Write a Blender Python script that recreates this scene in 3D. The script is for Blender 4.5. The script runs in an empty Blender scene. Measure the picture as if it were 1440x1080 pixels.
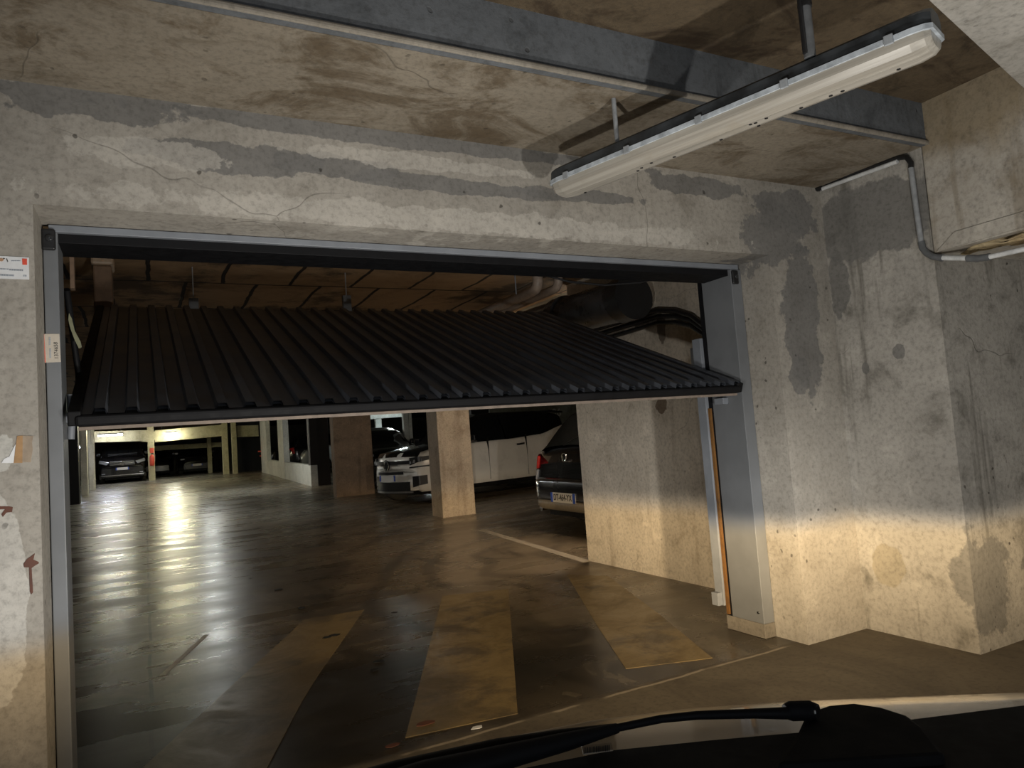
import bpy, bmesh, math, random
from mathutils import Vector, Matrix, noise as mnoise
random.seed(7)
S = bpy.context.scene
COL = S.collection
# ------------------------------------------------------------------ camera
F_PX = 1006.66
YAW, PITCH, ROLL = .477489, .071729, -.07368
CAM = Vector((0, 0, 1.15))
_f = Vector((math.sin(YAW)*math.cos(PITCH), math.cos(YAW)*math.cos(PITCH), math.sin(PITCH)))
_r = Vector((math.cos(YAW), -math.sin(YAW), 0))
_u = _r.cross(_f)
_R = _r*math.cos(ROLL) + _u*math.sin(ROLL)
_U = -_r*math.sin(ROLL) + _u*math.cos(ROLL)
cd = bpy.data.cameras.new('camera'); cam = bpy.data.objects.new('camera', cd); COL.objects.link(cam)
cd.sensor_width = 36; cd.lens = F_PX*36/1440; cd.clip_start = .02; cd.clip_end = 300
m = Matrix((( _R.x, _U.x, -_f.x, CAM.x), (_R.y, _U.y, -_f.y, CAM.y), (_R.z, _U.z, -_f.z, CAM.z), (0, 0, 0, 1)))
cam.matrix_world = m
S.camera = cam

def at(px, py, x=None, y=None, z=None):
    """world point where the sight line through a photo pixel meets a plane x=, y= or z="""
    d = _f + _R*((px-720)/F_PX) - _U*((py-540)/F_PX)
    if x is not None: t = (x-CAM.x)/d.x
    elif y is not None: t = (y-CAM.y)/d.y
    else: t = (z-CAM.z)/d.z
    return CAM + d*t
def gz(y): return max(0.0, .0128*(y-12))       # the aisle climbs gently beyond 12 m

# ------------------------------------------------------------------ mesh helper
class MB:
    def __init__(s): s.v = []; s.f = []; s.sm = []
    def add(s, vs, fs, smooth=False):
        o = len(s.v); s.v += [tuple(p) for p in vs]; s.f += [tuple(i+o for i in f) for f in fs]; s.sm += [smooth]*len(fs)
    def box(s, x0, x1, y0, y1, z0, z1, M=None):
        vs = [Vector(p) for p in ((x0,y0,z0),(x1,y0,z0),(x1,y1,z0),(x0,y1,z0),(x0,y0,z1),(x1,y0,z1),(x1,y1,z1),(x0,y1,z1))]
        if M: vs = [M @ p for p in vs]
        s.add(vs, [(0,3,2,1),(4,5,6,7),(0,1,5,4),(1,2,6,5),(2,3,7,6),(3,0,4,7)])
    def prism(s, poly, d, off=None):
        """polygon (list of 3D points) extruded by vector d"""
        n = len(poly); a = [Vector(p) for p in poly]; d = Vector(d); b = [p+d for p in a]
        s.add(a+b, [tuple(range(n)), tuple(range(2*n-1, n-1, -1))]+[(i, i+n, (i+1) % n+n, (i+1) % n) for i in range(n)])
    def tube(s, pts, r, n=12, caps=True, smooth=True):
        pts = [Vector(p) for p in pts]; rs = r if isinstance(r, (list, tuple)) else [r]*len(pts)
        rings = []; up = None
        for i, p in enumerate(pts):
            a = pts[max(i-1, 0)]; b = pts[min(i+1, len(pts)-1)]
            t = (b-a).normalized()
            if up is None:
                up = Vector((0, 0, 1)) if abs(t.z) < .9 else Vector((1, 0, 0))
            sd = t.cross(up).normalized(); up = sd.cross(t).normalized()
            rings.append([p+(sd*math.cos(2*math.pi*k/n)+up*math.sin(2*math.pi*k/n))*rs[i] for k in range(n)])
        vs = [q for r_ in rings for q in r_]
        fs = [(i*n+k, i*n+(k+1) % n, (i+1)*n+(k+1) % n, (i+1)*n+k) for i in range(len(pts)-1) for k in range(n)]
        s.add(vs, fs, smooth)
        if caps:
            s.add(rings[0], [tuple(range(n-1, -1, -1))]); s.add(rings[-1], [tuple(range(n))])
    def lathe(s, prof, c, axis='y', n=28):
        """prof: (offset along axis, radius)"""
        c = Vector(c); vs = []
        for (o, r) in prof:
            for k in range(n):
                a = 2*math.pi*k/n
                if axis == 'y': vs.append(c+Vector((r*math.cos(a), o, r*math.sin(a))))
                elif axis == 'x': vs.append(c+Vector((o, r*math.cos(a), r*math.sin(a))))
                else: vs.append(c+Vector((r*math.cos(a), r*math.sin(a), o)))
        fs = [(i*n+k, i*n+(k+1) % n, (i+1)*n+(k+1) % n, (i+1)*n+k) for i in range(len(prof)-1) for k in range(n)]
        s.add(vs, fs, True)
    def grid(s, rows, smooth=True):
        n = len(rows[0]); vs = [p for r in rows for p in r]
        s.add(vs, [(i*n+k, i*n+k+1, (i+1)*n+k+1, (i+1)*n+k) for i in range(len(rows)-1) for k in range(n-1)], smooth)
    def build(s, name, mat, parent=None, bevel=0, seg=2, loc=None, fix=True):
        me = bpy.data.meshes.new(name); me.from_pydata(s.v, [], s.f)
        for p, q in zip(me.polygons, s.sm): p.use_smooth = q
        me.materials.append(mat); me.update()
        if fix:
            bm = bmesh.new(); bm.from_mesh(me); bmesh.ops.recalc_face_normals(bm, faces=bm.faces); bm.to_mesh(me); bm.free()
        o = bpy.data.objects.new(name, me); COL.objects.link(o)
        if loc: o.location = loc
        if parent: o.parent = parent
        if bevel:
            b = o.modifiers.new('bevel', 'BEVEL'); b.width = bevel; b.segments = seg; b.limit_method = 'ANGLE'; b.angle_limit = math.radians(40)
        return o
def tag(o, label, cat, group=None, kind=None):
    o['label'] = label; o['category'] = cat
    if group: o['group'] = group
    if kind: o['kind'] = kind
    return o
def struct(o): o['kind'] = 'structure'; return o
def empty(name, loc=(0, 0, 0), rz=0, label=None, cat=None, group=None):
    o = bpy.data.objects.new(name, None); COL.objects.link(o); o.location = loc; o.rotation_euler = (0, 0, rz)
    if label: tag(o, label, cat, group)
    return o
def copy_tree(o, parent=None):
    c = o.copy(); COL.objects.link(c); c.parent = parent
    for ch in list(o.children): copy_tree(ch, c)
    return c
def text(name, body, size, mat, parent, M, ext=.001, bold=0):
    cu = bpy.data.curves.new(name, 'FONT'); cu.body = body; cu.size = size; cu.extrude = ext; cu.align_x = 'CENTER'; cu.align_y = 'CENTER'; cu.offset = bold
    t = bpy.data.objects.new('t', cu); COL.objects.link(t)
    bpy.context.view_layer.update()
    me = bpy.data.meshes.new_from_object(t); bpy.data.objects.remove(t)
    me.transform(M); me.materials.clear(); me.materials.append(mat); me.name = name
    o = bpy.data.objects.new(name, me); COL.objects.link(o); o.parent = parent
    return o
def basis(o, ex, ey):
    ex = Vector(ex).normalized(); ey = Vector(ey).normalized(); ez = ex.cross(ey)
    return Matrix(((ex.x, ey.x, ez.x, o[0]), (ex.y, ey.y, ez.y, o[1]), (ex.z, ey.z, ez.z, o[2]), (0, 0, 0, 1)))

# ------------------------------------------------------------------ materials
class NT:
    def __init__(s, name):
        s.m = bpy.data.materials.new(name); s.m.use_nodes = True; s.t = s.m.node_tree; s.n = s.t.nodes; s.l = s.t.links
        s.b = s.n['Principled BSDF']
        s.pos = s.n.new('ShaderNodeNewGeometry').outputs['Position']
    def new(s, t, **k):
        n = s.n.new(t)
        for a, b in k.items(): setattr(n, a, b)
        return n
    def put(s, v, sock):
        if isinstance(v, bpy.types.NodeSocket): s.l.new(v, sock)
        elif v is not None:
            if isinstance(v, (tuple, list)) and len(v) == 3 and sock.type == 'RGBA': v = (*v, 1)
            sock.default_value = v
    def math(s, op, a, b=None, c=None, clamp=False):
        n = s.new('ShaderNodeMath', operation=op, use_clamp=clamp)
        for v, i in ((a, 0), (b, 1), (c, 2)):
            if v is not None: s.put(v, n.inputs[i])
        return n.outputs[0]
    def vm(s, op, a, b=None):
        n = s.new('ShaderNodeVectorMath', operation=op); s.put(a, n.inputs[0])
        if b is not None: s.put(b, n.inputs[1])
        return n.outputs['Value'] if op in ('LENGTH', 'DOT_PRODUCT') else n.outputs[0]
    def noise(s, scale, detail=5, rough=.6, vec=None, dist=0, stretch=None, color=False):
        v = vec or s.pos
        if stretch: v = s.vm('MULTIPLY', v, stretch)
        n = s.new('ShaderNodeTexNoise'); s.l.new(v, n.inputs['Vector'])
        n.inputs['Scale'].default_value = scale; n.inputs['Detail'].default_value = detail; n.inputs['Roughness'].default_value = rough; n.inputs['Distortion'].default_value = dist
        return n.outputs['Color' if color else 0]
    def ramp(s, fac, a, b, lo=0., hi=1., smooth=True):
        n = s.new('ShaderNodeMapRange', interpolation_type='SMOOTHSTEP' if smooth else 'LINEAR')
        s.put(fac, n.inputs[0])
        for i, v in enumerate((a, b, lo, hi)): n.inputs[i+1].default_value = v
        return n.outputs[0]
    def mix(s, fac, a, b, mode='MIX'):
        n = s.new('ShaderNodeMix', data_type='RGBA', blend_type=mode)
        s.put(fac, n.inputs[0]); s.put(a, n.inputs[6]); s.put(b, n.inputs[7]); return n.outputs[2]
    def bump(s, h, strength=.4, dist=.01, prev=None):
        n = s.new('ShaderNodeBump'); n.inputs['Strength'].default_value = strength; n.inputs['Distance'].default_value = dist
        s.put(h, n.inputs['Height'])
        if prev is not None: s.l.new(prev, n.inputs['Normal'])
        return n.outputs[0]
    def blob(s, c, r, amp=.35, scale=4, edge=.06, seed=0):
        """ragged patch centred at c with radii r (world metres)"""
        p = s.vm('DIVIDE', s.vm('SUBTRACT', s.pos, tuple(c)), tuple(r))
        ln = s.vm('LENGTH', p)
        if ('n', scale) not in s.__dict__.setdefault('cache', {}): s.cache[('n', scale)] = s.noise(scale, 6, .62)
        d = s.math('ADD', ln, s.math('MULTIPLY', s.math('SUBTRACT', s.cache[('n', scale)], .5), amp*4))
        return s.ramp(d, 1-edge, 1+edge, 1, 0)
    def out(s, color=None, rough=None, normal=None, metallic=None, spec=None, coat=None):
        for v, k in ((color, 'Base Color'), (rough, 'Roughness'), (normal, 'Normal'), (metallic, 'Metallic'), (spec, 'Specular IOR Level'), (coat, 'Coat Weight')):
            if v is not None: s.put(v, s.b.inputs[k])
        return s.m
def plain(name, col, rough=.5, metallic=0, spec=.5, coat=0, nscale=30, namp=.15, bump=0):
    t = NT(name); tc = t.new('ShaderNodeTexCoord').outputs['Object']
    n = t.noise(nscale, 4, .6, vec=tc)
    c = t.mix(t.ramp(n, .3, .7), tuple(v*(1-namp) for v in col), tuple(min(1, v*(1+namp)) for v in col))
    r = t.ramp(n, .3, .7, max(0, rough-.06), min(1, rough+.06))
    return t.out(c, r, t.bump(n, bump, .003) if bump else None, metallic, spec, coat)
def emit(name, col, strength):
    t = NT(name); t.b.inputs['Base Color'].default_value = (*col, 1)
    t.b.inputs['Emission Color'].default_value = (*col, 1); t.b.inputs['Emission Strength'].default_value = strength
    return t.m
def concrete(name, base, dark=None, patches=(), stain=.5, streak=.35, pits=1, rough=.85, bumps=.35, crack=True, mottle=.8, grime=None):
    t = NT(name)
    dark = dark or tuple(v*.62 for v in base)
    big = t.noise(.9, 4, .55); mid = t.noise(4.5, 8, .68, dist=.4); fine = t.noise(45, 6, .7)
    c = t.mix(t.ramp(big, .35, .65), tuple(v*.88 for v in base), tuple(v*1.06 for v in base))
    c = t.mix(t.math('MULTIPLY', t.ramp(mid, .5, .72), mottle*.75), c, dark)
    c = t.mix(t.math('MULTIPLY', t.ramp(t.noise(13, 6, .75), .55, .7), .32*mottle), c, dark)
    c = t.mix(t.math('MULTIPLY', t.ramp(mid, .47, .32), .5), c, tuple(min(1, v*1.28) for v in base))
    if streak:
        st = t.noise(3.2, 5, .6, stretch=(2.6, 2.6, .22))
        c = t.mix(t.math('MULTIPLY', t.ramp(st, .54, .7), streak), c, dark)
    if grime:
        gcol, amt = grime
        g = t.noise(2.1, 8, .72, dist=.8, stretch=(1, 1.6, 1))
        c = t.mix(t.math('MULTIPLY', t.ramp(g, .47, .62), amt), c, gcol)
    rsock = rough
    for p in patches:
        col, cc, rr = p[:3]; amp = (p[3] if len(p) > 3 else .3)*1.7; op = p[4] if len(p) > 4 else .9; sc = p[5] if len(p) > 5 else 7; ed = p[6] if len(p) > 6 else .05
        mk = t.blob(cc, rr, amp, sc, ed)
        tone = t.mix(t.ramp(mid, .35, .7), tuple(min(1, v*1.08) for v in col), tuple(v*.86 for v in col))
        c = t.mix(t.math('MULTIPLY', mk, op), c, tone)
    c = t.mix(t.math('MULTIPLY', t.ramp(fine, .42, .75), .38), c, (0.03, .027, .022))
    hgt = t.math('ADD', t.math('MULTIPLY', mid, .6), t.math('MULTIPLY', fine, .35))
    if pits:
        vo = t.new('ShaderNodeTexVoronoi', feature='F1'); t.l.new(t.vm('ADD', t.pos, t.vm('MULTIPLY', t.noise(9, 3, color=True), (.05, .05, .05))), vo.inputs['Vector']); vo.inputs['Scale'].default_value = 17
        gate = t.ramp(t.noise(2.7, 3), .48, .58)
        rnd = t.new('ShaderNodeSeparateColor'); t.l.new(vo.outputs['Color'], rnd.inputs[0])
        pit = t.math('MULTIPLY', t.math('MULTIPLY', t.ramp(vo.outputs['Distance'], .17, .1), gate), t.math('GREATER_THAN', rnd.outputs[0], .62))
        c = t.mix(t.math('MULTIPLY', pit, .75*pits), c, (.03, .025, .02))
        hgt = t.math('SUBTRACT', hgt, t.math('MULTIPLY', pit, .6))
    if crack:
        vc = t.new('ShaderNodeTexVoronoi', feature='DISTANCE_TO_EDGE'); vc.inputs['Scale'].default_value = .9
        t.l.new(t.vm('ADD', t.pos, t.vm('MULTIPLY', t.noise(1.6, 3, .5, color=True), (.5, .5, .5))), vc.inputs['Vector'])
        gate = t.ramp(t.noise(.9, 2), .54, .6)
        ck = t.math('MULTIPLY', t.ramp(vc.outputs['Distance'], .0028, .0005), gate)
        c = t.mix(t.math('MULTIPLY', ck, .35), c, (.035, .03, .025)); hgt = t.math('SUBTRACT', hgt, t.math('MULTIPLY', ck, .4))
    return t.out(c, rsock, t.bump(hgt, bumps, .012), spec=.25)

W_GREY = (.36, .335, .295)
G_PATCH = (.175, .17, .162)
def wp(px, py, **k): return tuple(at(px, py, **k))
YW = 2.622; XR = 3.351
front_patches = []
for (px, py, w, h, a) in [(330, 222, .34, .055, .3), (470, 235, .22, .045, .3), (640, 262, .45, .035, .28), (820, 275, .35, .03, .28), (1090, 330, .22, .17, .3), (130, 140, .3, .07, .3), (600, 200, 1.1, .035, .25), (980, 262, .3, .05, .3), (1128, 440, .13, .42, .25), (1125, 530, .07, .1, .3), (1110, 300, .25, .12, .3)]:
    c = at(px, py, y=YW); front_patches.append((G_PATCH, (c.x, YW, c.z), (w, .5, h), a, .85))
for (px, py, w, h) in [(640, 310, 1.3, .05), (200, 215, .22, .05), (620, 232, .55, .03)]:
    c = at(px, py, y=YW); front_patches.append(((.5, .47, .42), (c.x, YW, c.z), (w, .5, h), .35, .6))
# the damp scar and the raw patches low on the left of the opening
c = at(-10, 840, y=YW); front_patches.append(((.52, .5, .46), (c.x, YW, c.z), (.085, .5, .34), .16, .8, 4, .02))
c = at(-6, 640, y=YW); front_patches.append(((.55, .54, .5), (c.x, YW, c.z), (.05, .5, .06), .3, .8, 9, .04))
c = at(1235, 830, y=YW)
M_wall = concrete('rendered_concrete', W_GREY, (.2, .18, .15), front_patches, streak=.2, pits=.9, bumps=.3)
right_patches = []
for (px, py, h_, w, a) in [(1220, 310, .2, .4, .2), (1265, 495, .04, .035, .35), (1217, 518, .03, .02, .35), (1250, 795, .11, .09, .15), (1160, 780, .14, .09, .15), (1410, 820, .3, .2, .2), (1340, 470, .5, .03, .35), (1180, 400, .2, .06, .3)]:
    c = at(px, py, x=XR); right_patches.append(((.17, .165, .155) if py < 600 or px > 1400 else (.3, .27, .21), (XR, c.y, c.z), (.5, w, h_), a, .85, 5))
M_wallr = concrete('formed_concrete', (.37, .35, .315), (.15, .14, .12), right_patches, streak=.95, pits=1, bumps=.5, mottle=1.1)
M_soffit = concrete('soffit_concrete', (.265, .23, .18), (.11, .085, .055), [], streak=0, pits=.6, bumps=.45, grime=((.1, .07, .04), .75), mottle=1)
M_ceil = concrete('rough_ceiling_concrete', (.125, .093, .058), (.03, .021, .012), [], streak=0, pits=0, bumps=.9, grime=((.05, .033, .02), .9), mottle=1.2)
M_beamdark = concrete('grey_beam_concrete', (.14, .15, .162), (.05, .055, .06), [], streak=.7, pits=.7, bumps=.4)
M_box = concrete('boxed_beam_concrete', (.42, .39, .34), (.17, .13, .08), [((.22, .165, .09), (XR, 1.75, 2.62), (.5, .6, .34), .2, .75, 3, .35)], streak=.5, pits=1, bumps=.3)
M_pale = concrete('pale_concrete', (.52, .5, .46), (.28, .26, .22), [], streak=.1, pits=.3, bumps=.3)
M_lip = concrete('lip_concrete', (.3, .27, .225), (.14, .12, .09), [], streak=.3, pits=.3, bumps=.3)
M_pillar = concrete('pillar_concrete', (.5, .41, .31), (.24, .18, .125), [], streak=.4, pits=.6, bumps=.25, crack=False)
M_pillar1 = concrete('brown_pillar_concrete', (.3, .205, .135), (.12, .085, .055), [], streak=.4, pits=.5, bumps=.25, crack=False)
pp = [((.13, .085, .05), wp(930, 572, x=3.45), (.5, .07, .07), .25, .8, 6), ((.2, .12, .05), wp(985, 520, x=3.45), (.5, .3, .1), .2, .5, 4, .3)]
c = at(930, 462, x=3.45); pp.append(((.12, .09, .07), tuple(c), (.5, .05, .12), .3, .8, 6))
c = at(860, 462, x=3.45); pp.append(((.12, .08, .05), tuple(c), (.5, .5, .05), .3, .7, 4, .2))
M_part = concrete('partition_concrete', (.6, .54, .455), (.32, .27, .21), pp, streak=.4, pits=.7, bumps=.22)
M_green = concrete('yellow_lit_concrete', (.62, .57, .36), (.32, .28, .15), [], streak=.3, pits=0, bumps=.2, crack=False)  # yellow of the lamplight is put into this concrete colour
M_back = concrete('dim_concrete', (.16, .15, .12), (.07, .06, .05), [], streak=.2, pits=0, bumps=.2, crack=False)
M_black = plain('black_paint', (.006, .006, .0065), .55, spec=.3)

def floor_mat():
    t = NT('polished_floor_concrete')
    sx = t.new('ShaderNodeSeparateXYZ'); t.l.new(t.pos, sx.inputs[0]); X, Y = sx.outputs[0], sx.outputs[1]
    big = t.noise(.55, 4, .6); mid = t.noise(2.3, 8, .68, dist=1.2, stretch=(1, .45, 1)); fine = t.noise(38, 5, .7)
    swirl = t.noise(1.3, 7, .62, dist=3.5)
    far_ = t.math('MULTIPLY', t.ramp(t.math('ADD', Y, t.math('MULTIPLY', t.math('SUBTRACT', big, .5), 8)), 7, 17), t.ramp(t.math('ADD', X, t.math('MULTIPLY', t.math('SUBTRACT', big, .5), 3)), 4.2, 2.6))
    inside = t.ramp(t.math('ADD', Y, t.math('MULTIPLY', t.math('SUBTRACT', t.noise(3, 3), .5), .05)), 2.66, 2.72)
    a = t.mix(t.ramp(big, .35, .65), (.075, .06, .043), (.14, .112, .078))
    a = t.mix(t.math('MULTIPLY', t.ramp(X, .9, 2.6), t.ramp(Y, 3.4, 5)), a, t.mix(t.ramp(big, .35, .65), (.15, .115, .075), (.25, .195, .13)))  # right side warmer and paler: headlamp light put into the floor colour
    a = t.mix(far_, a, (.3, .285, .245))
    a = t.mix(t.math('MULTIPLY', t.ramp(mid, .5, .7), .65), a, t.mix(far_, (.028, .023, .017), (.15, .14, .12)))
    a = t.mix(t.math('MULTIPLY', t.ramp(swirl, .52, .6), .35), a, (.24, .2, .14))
    wave = t.new('ShaderNodeTexWave', wave_type='RINGS', rings_direction='Z'); wave.inputs['Scale'].default_value = .55; wave.inputs['Distortion'].default_value = 9; wave.inputs['Detail'].default_value = 5
    t.l.new(t.vm('SUBTRACT', t.pos, (7.5, 4.5, 0)), wave.inputs['Vector'])
    a = t.mix(t.math('MULTIPLY', t.ramp(wave.outputs[0], .72, 1.), .35), a, (.02, .017, .013))
    # oil spots
    vo = t.new('ShaderNodeTexVoronoi'); vo.inputs['Scale'].default_value = 3.4; t.l.new(t.vm('ADD', t.pos, t.vm('MULTIPLY', t.noise(8, 3, color=True), (.12, .12, 0))), vo.inputs['Vector'])
    rn = t.new('ShaderNodeSeparateColor'); t.l.new(vo.outputs['Color'], rn.inputs[0])
    spot = t.math('MULTIPLY', t.ramp(vo.outputs['Distance'], .11, .08), t.math('GREATER_THAN', rn.outputs[1], .72))
    a = t.mix(t.math('MULTIPLY', spot, .85), a, (.008, .007, .006))
    # expansion joint running down the aisle
    jx = t.math('ABSOLUTE', t.math('SUBTRACT', X, t.math('ADD', -.01, t.math('MULTIPLY', t.math('SUBTRACT', t.noise(1.2, 2), .5), .05))))
    jt = t.ramp(jx, .012, .006)
    a = t.mix(t.math('MULTIPLY', jt, .9), a, (.006, .005, .004))
    panel_shade = t.blob((.2, 3.35, 0), (1.9, .75, 1), .12, 1.7, .35)  # shade and dark reflection of the tilted panel, painted on the floor
    a = t.mix(t.math('MULTIPLY', panel_shade, .85), a, (.014, .013, .011))
    o = t.mix(t.ramp(mid, .35, .7), (.15, .125, .09), (.095, .077, .056))
    o = t.mix(t.math('MULTIPLY', t.ramp(fine, .45, .75), .3), o, (.07, .055, .04))
    col = t.mix(inside, o, a)
    ln = t.math('MULTIPLY', t.ramp(t.math('ABSOLUTE', t.math('SUBTRACT', Y, t.math('ADD', 2.675, t.math('MULTIPLY', t.math('SUBTRACT', t.noise(5, 3), .5), .03)))), .012, .005), t.ramp(t.noise(2.2, 3), .42, .5))
    col = t.mix(t.math('MULTIPLY', ln, .8), col, (.4, .34, .26))
    col = t.mix(t.math('MULTIPLY', t.ramp(fine, .45, .75), .25), col, (.015, .012, .01))
    rgh = t.ramp(t.noise(1.4, 6, .6, stretch=(.5, 1.6, 1)), .35, .68, .23, .38)
    rgh = t.math('ADD', rgh, t.math('MULTIPLY', spot, -.05))
    rg = t.math('ADD', t.math('MULTIPLY', inside, t.math('SUBTRACT', rgh, .7)), .7)
    h = t.math('ADD', t.math('MULTIPLY', t.noise(7, 5, .6, dist=1.5, stretch=(.6, 1.3, 1)), .7), t.math('MULTIPLY', fine, .1))
    return t.out(col, rg, t.bump(t.math('SUBTRACT', h, t.math('MULTIPLY', jt, .5)), .014, .01), spec=.42)
M_floor = floor_mat()
def paint_mat():
    t = NT('worn_yellow_paint')
    mid = t.noise(3.3, 8, .7, dist=1); fine = t.noise(30, 5, .7); worn = t.noise(1.7, 6, .7)
    a = t.mix(t.ramp(mid, .4, .7), (.25, .18, .082), (.175, .125, .06))
    a = t.mix(t.math('MULTIPLY', t.ramp(worn, .5, .62), .75), a, (.085, .065, .042))
    left = t.blob((.55, 3.4, 0), (.75, .75, 1), .3, 4, .25)  # left stripe dimmed in its colour, where little headlamp light falls
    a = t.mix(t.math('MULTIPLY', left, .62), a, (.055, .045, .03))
    a = t.mix(t.math('MULTIPLY', t.ramp(fine, .5, .8), .5), a, (.05, .04, .025))
    return t.out(a, t.ramp(mid, .3, .7, .3, .5), t.bump(fine, .15, .005), spec=.4)
M_paint = paint_mat()
def tile_mat():
    t = NT('ceiling_insulation_boards')
    v = t.vm('ADD', t.pos, t.vm('MULTIPLY', t.noise(1.6, 4, color=True), (.08, .08, 0)))
    mp = t.new('ShaderNodeMapping'); t.l.new(v, mp.inputs[0]); mp.inputs['Location'].default_value = (-.1, .18, 0)
    br = t.new('ShaderNodeTexBrick'); t.l.new(mp.outputs[0], br.inputs['Vector'])
    br.offset = .5; br.inputs['Scale'].default_value = 1; br.inputs['Brick Width'].default_value = .5; br.inputs['Row Height'].default_value = 1.0; br.inputs['Mortar Size'].default_value = .016; br.inputs['Mortar Smooth'].default_value = .3
    for k in ('Color1', 'Color2'): br.inputs[k].default_value = (1, 1, 1, 1)
    br.inputs['Mortar'].default_value = (0, 0, 0, 1)
    mid = t.noise(3, 8, .7, dist=.6); st = t.noise(1.1, 6, .7)
    a = t.mix(t.ramp(mid, .4, .7), (.3, .2, .11), (.2, .13, .07))
    a = t.mix(t.math('MULTIPLY', t.ramp(st, .52, .62), .85), a, (.05, .035, .022))
    a = t.mix(br.outputs['Color'], (.01, .007, .005), a)
    return t.out(a, .75, t.bump(t.math('ADD', t.math('MULTIPLY', br.outputs['Fac'], -1.), t.math('MULTIPLY', mid, .5)), .5, .02), spec=.3)
M_tile = tile_mat()
M_steelpost = plain('grey_blue_painted_steel', (.15, .158, .168), .45, 0, .5, 0, 3, .12, .02)
M_rail = plain('light_grey_steel', (.2, .215, .24), .42, 0, .5, 0, 6, .12)
M_panel = plain('anthracite_corrugated_steel', (.065, .072, .086), .38, 0, .6, 0, 5, .25)
M_edge = plain('black_steel_tube', (.006, .006, .007), .65, 0, .2)
M_rubber = plain('brown_dusty_seal', (.2, .16, .13), .8)
M_plastic = plain('black_plastic', (.012, .012, .013), .4, 0, .5)
M_lens = plain('smoked_lens', (.02, .022, .025), .08, 0, .9)
M_rust = concrete('rusted_steel', (.16, .075, .02), (.03, .018, .01), [], streak=1, pits=0, crack=False)
M_conduit = plain('grey_conduit', (.25, .26, .27), .5, 0, .4)
M_conduitd = plain('dark_conduit_fitting', (.11, .115, .12), .5, 0, .4)
M_white = plain('white_plastic', (.55, .56, .56), .5)
M_pvc = plain('beige_plastic_pipe', (.34, .27, .22), .5)
M_blkpipe = plain('glossy_black_pipe', (.04, .04, .043), .3, 0, .5, 0, 8, .3)
M_foam = concrete('expanding_foam', (.5, .4, .24), (.25, .15, .06), [], streak=0, pits=1, crack=False, bumps=1)
M_wsticker = plain('white_sticker', (.72, .73, .74), .5, nscale=60, namp=.03)
M_red = plain('red_print', (.7, .09, .05), .5)
M_gprint = plain('grey_print', (.3, .33, .37), .6)
M_dprint = plain('dark_print', (.06, .055, .05), .6)
M_brownp = plain('brown_tape', (.34, .2, .09), .5)
M_brownp2 = plain('faded_tape', (.3, .235, .17), .5)
M_rustmark = plain('red_brown_stain', (.1, .035, .02), .6)

# ------------------------------------------------------------------ setting
def slab_quad(name, mat, box):
    b = MB(); b.box(*box); return struct(b.build(name, mat))
# floor: flat to 12 m, then rising
b = MB()
ys = [-4, 0, 2.66, 5, 8, 12, 16, 24, 36, 52]
b.grid([[(-16, y, gz(y)), (-4, y, gz(y)), (4, y, gz(y)), (22, y, gz(y))] for y in ys], False)
b.add([(-16, -4, -.2), (22, -4, -.2), (22, 52, -.2), (-16, 52, -.2)], [(0, 1, 2, 3)])
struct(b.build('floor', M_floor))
# front wall with its opening
OL, OR, OT = -.288, 2.912, 1.985
YB = 2.86
b = MB()
def ring_wall(b, y0, y1):
    b.box(-4, OL, y0, y1, -.1, 2.62)
    b.box(OR, XR+.6, y0, y1, -.1, 2.62)
    b.box(OL, OR, y0, y1, OT, 2.62)
ring_wall(b, YW, YB)
struct(b.build('wall_front', M_wall, fix=True))
# right wall return: face X=XR between its edge at Y=2.04 and the front wall
slab_quad('wall_right', M_wallr, (XR, 6.5, 2.04, YW, -.1, 2.62))
slab_quad('wall_left', M_wall, (-4.2, -4, -4, 2.9, -.1, 2.62))
# soffit strip beside the front wall, with its dark vertical edge and pale lip
SE = 2.04
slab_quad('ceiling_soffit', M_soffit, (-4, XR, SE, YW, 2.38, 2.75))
b = MB(); b.box(-4, XR, SE-.03, SE, 2.38, 2.60); struct(b.build('trim_1', M_beamdark, bevel=.003))
b = MB(); b.box(-4, XR, SE-.045, SE-.03, 2.376, 2.398); struct(b.build('trim_2', M_lip, bevel=.008))
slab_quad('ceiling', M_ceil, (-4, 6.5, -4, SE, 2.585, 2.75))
# diagonal soffit at the top right
pA, pB = at(1290, -14, z=2.45), at(1440, 125, z=2.45)
dd = (pB-pA).normalized(); nn = Vector((dd.y, -dd.x, 0))
if nn.y > 0: nn = -nn
a0 = pA-dd*.5; a1 = pB+dd*.02
b = MB(); b.prism([a0, a1, a1+nn*2.2, a0+nn*2.2], (0, 0, .14)); struct(b.build('ceiling_beam', M_pale, bevel=.004))
# boxed beam above the recess on the right
BZ = 1.862
b = MB(); b.box(XR-.004, XR+.8, -3.5, 2.036, BZ, 2.60); struct(b.build('trim_3', M_box, bevel=.006))
b = MB()
lo0, lo1 = at(1316, 355, x=XR-.012), at(1440, 318.5, x=XR-.012)
u0, u1 = at(1342, 326, x=XR-.012), at(1440, 297, x=XR-.012)
e = (lo1-lo0)/(lo1.y-lo0.y); e2 = (u1-u0)/(u1.y-u0.y)
b.prism([lo0, lo0+e*(-3), u0+e2*(-3), u0], (.02, 0, 0)); struct(b.build('trim_4', M_box))

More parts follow.
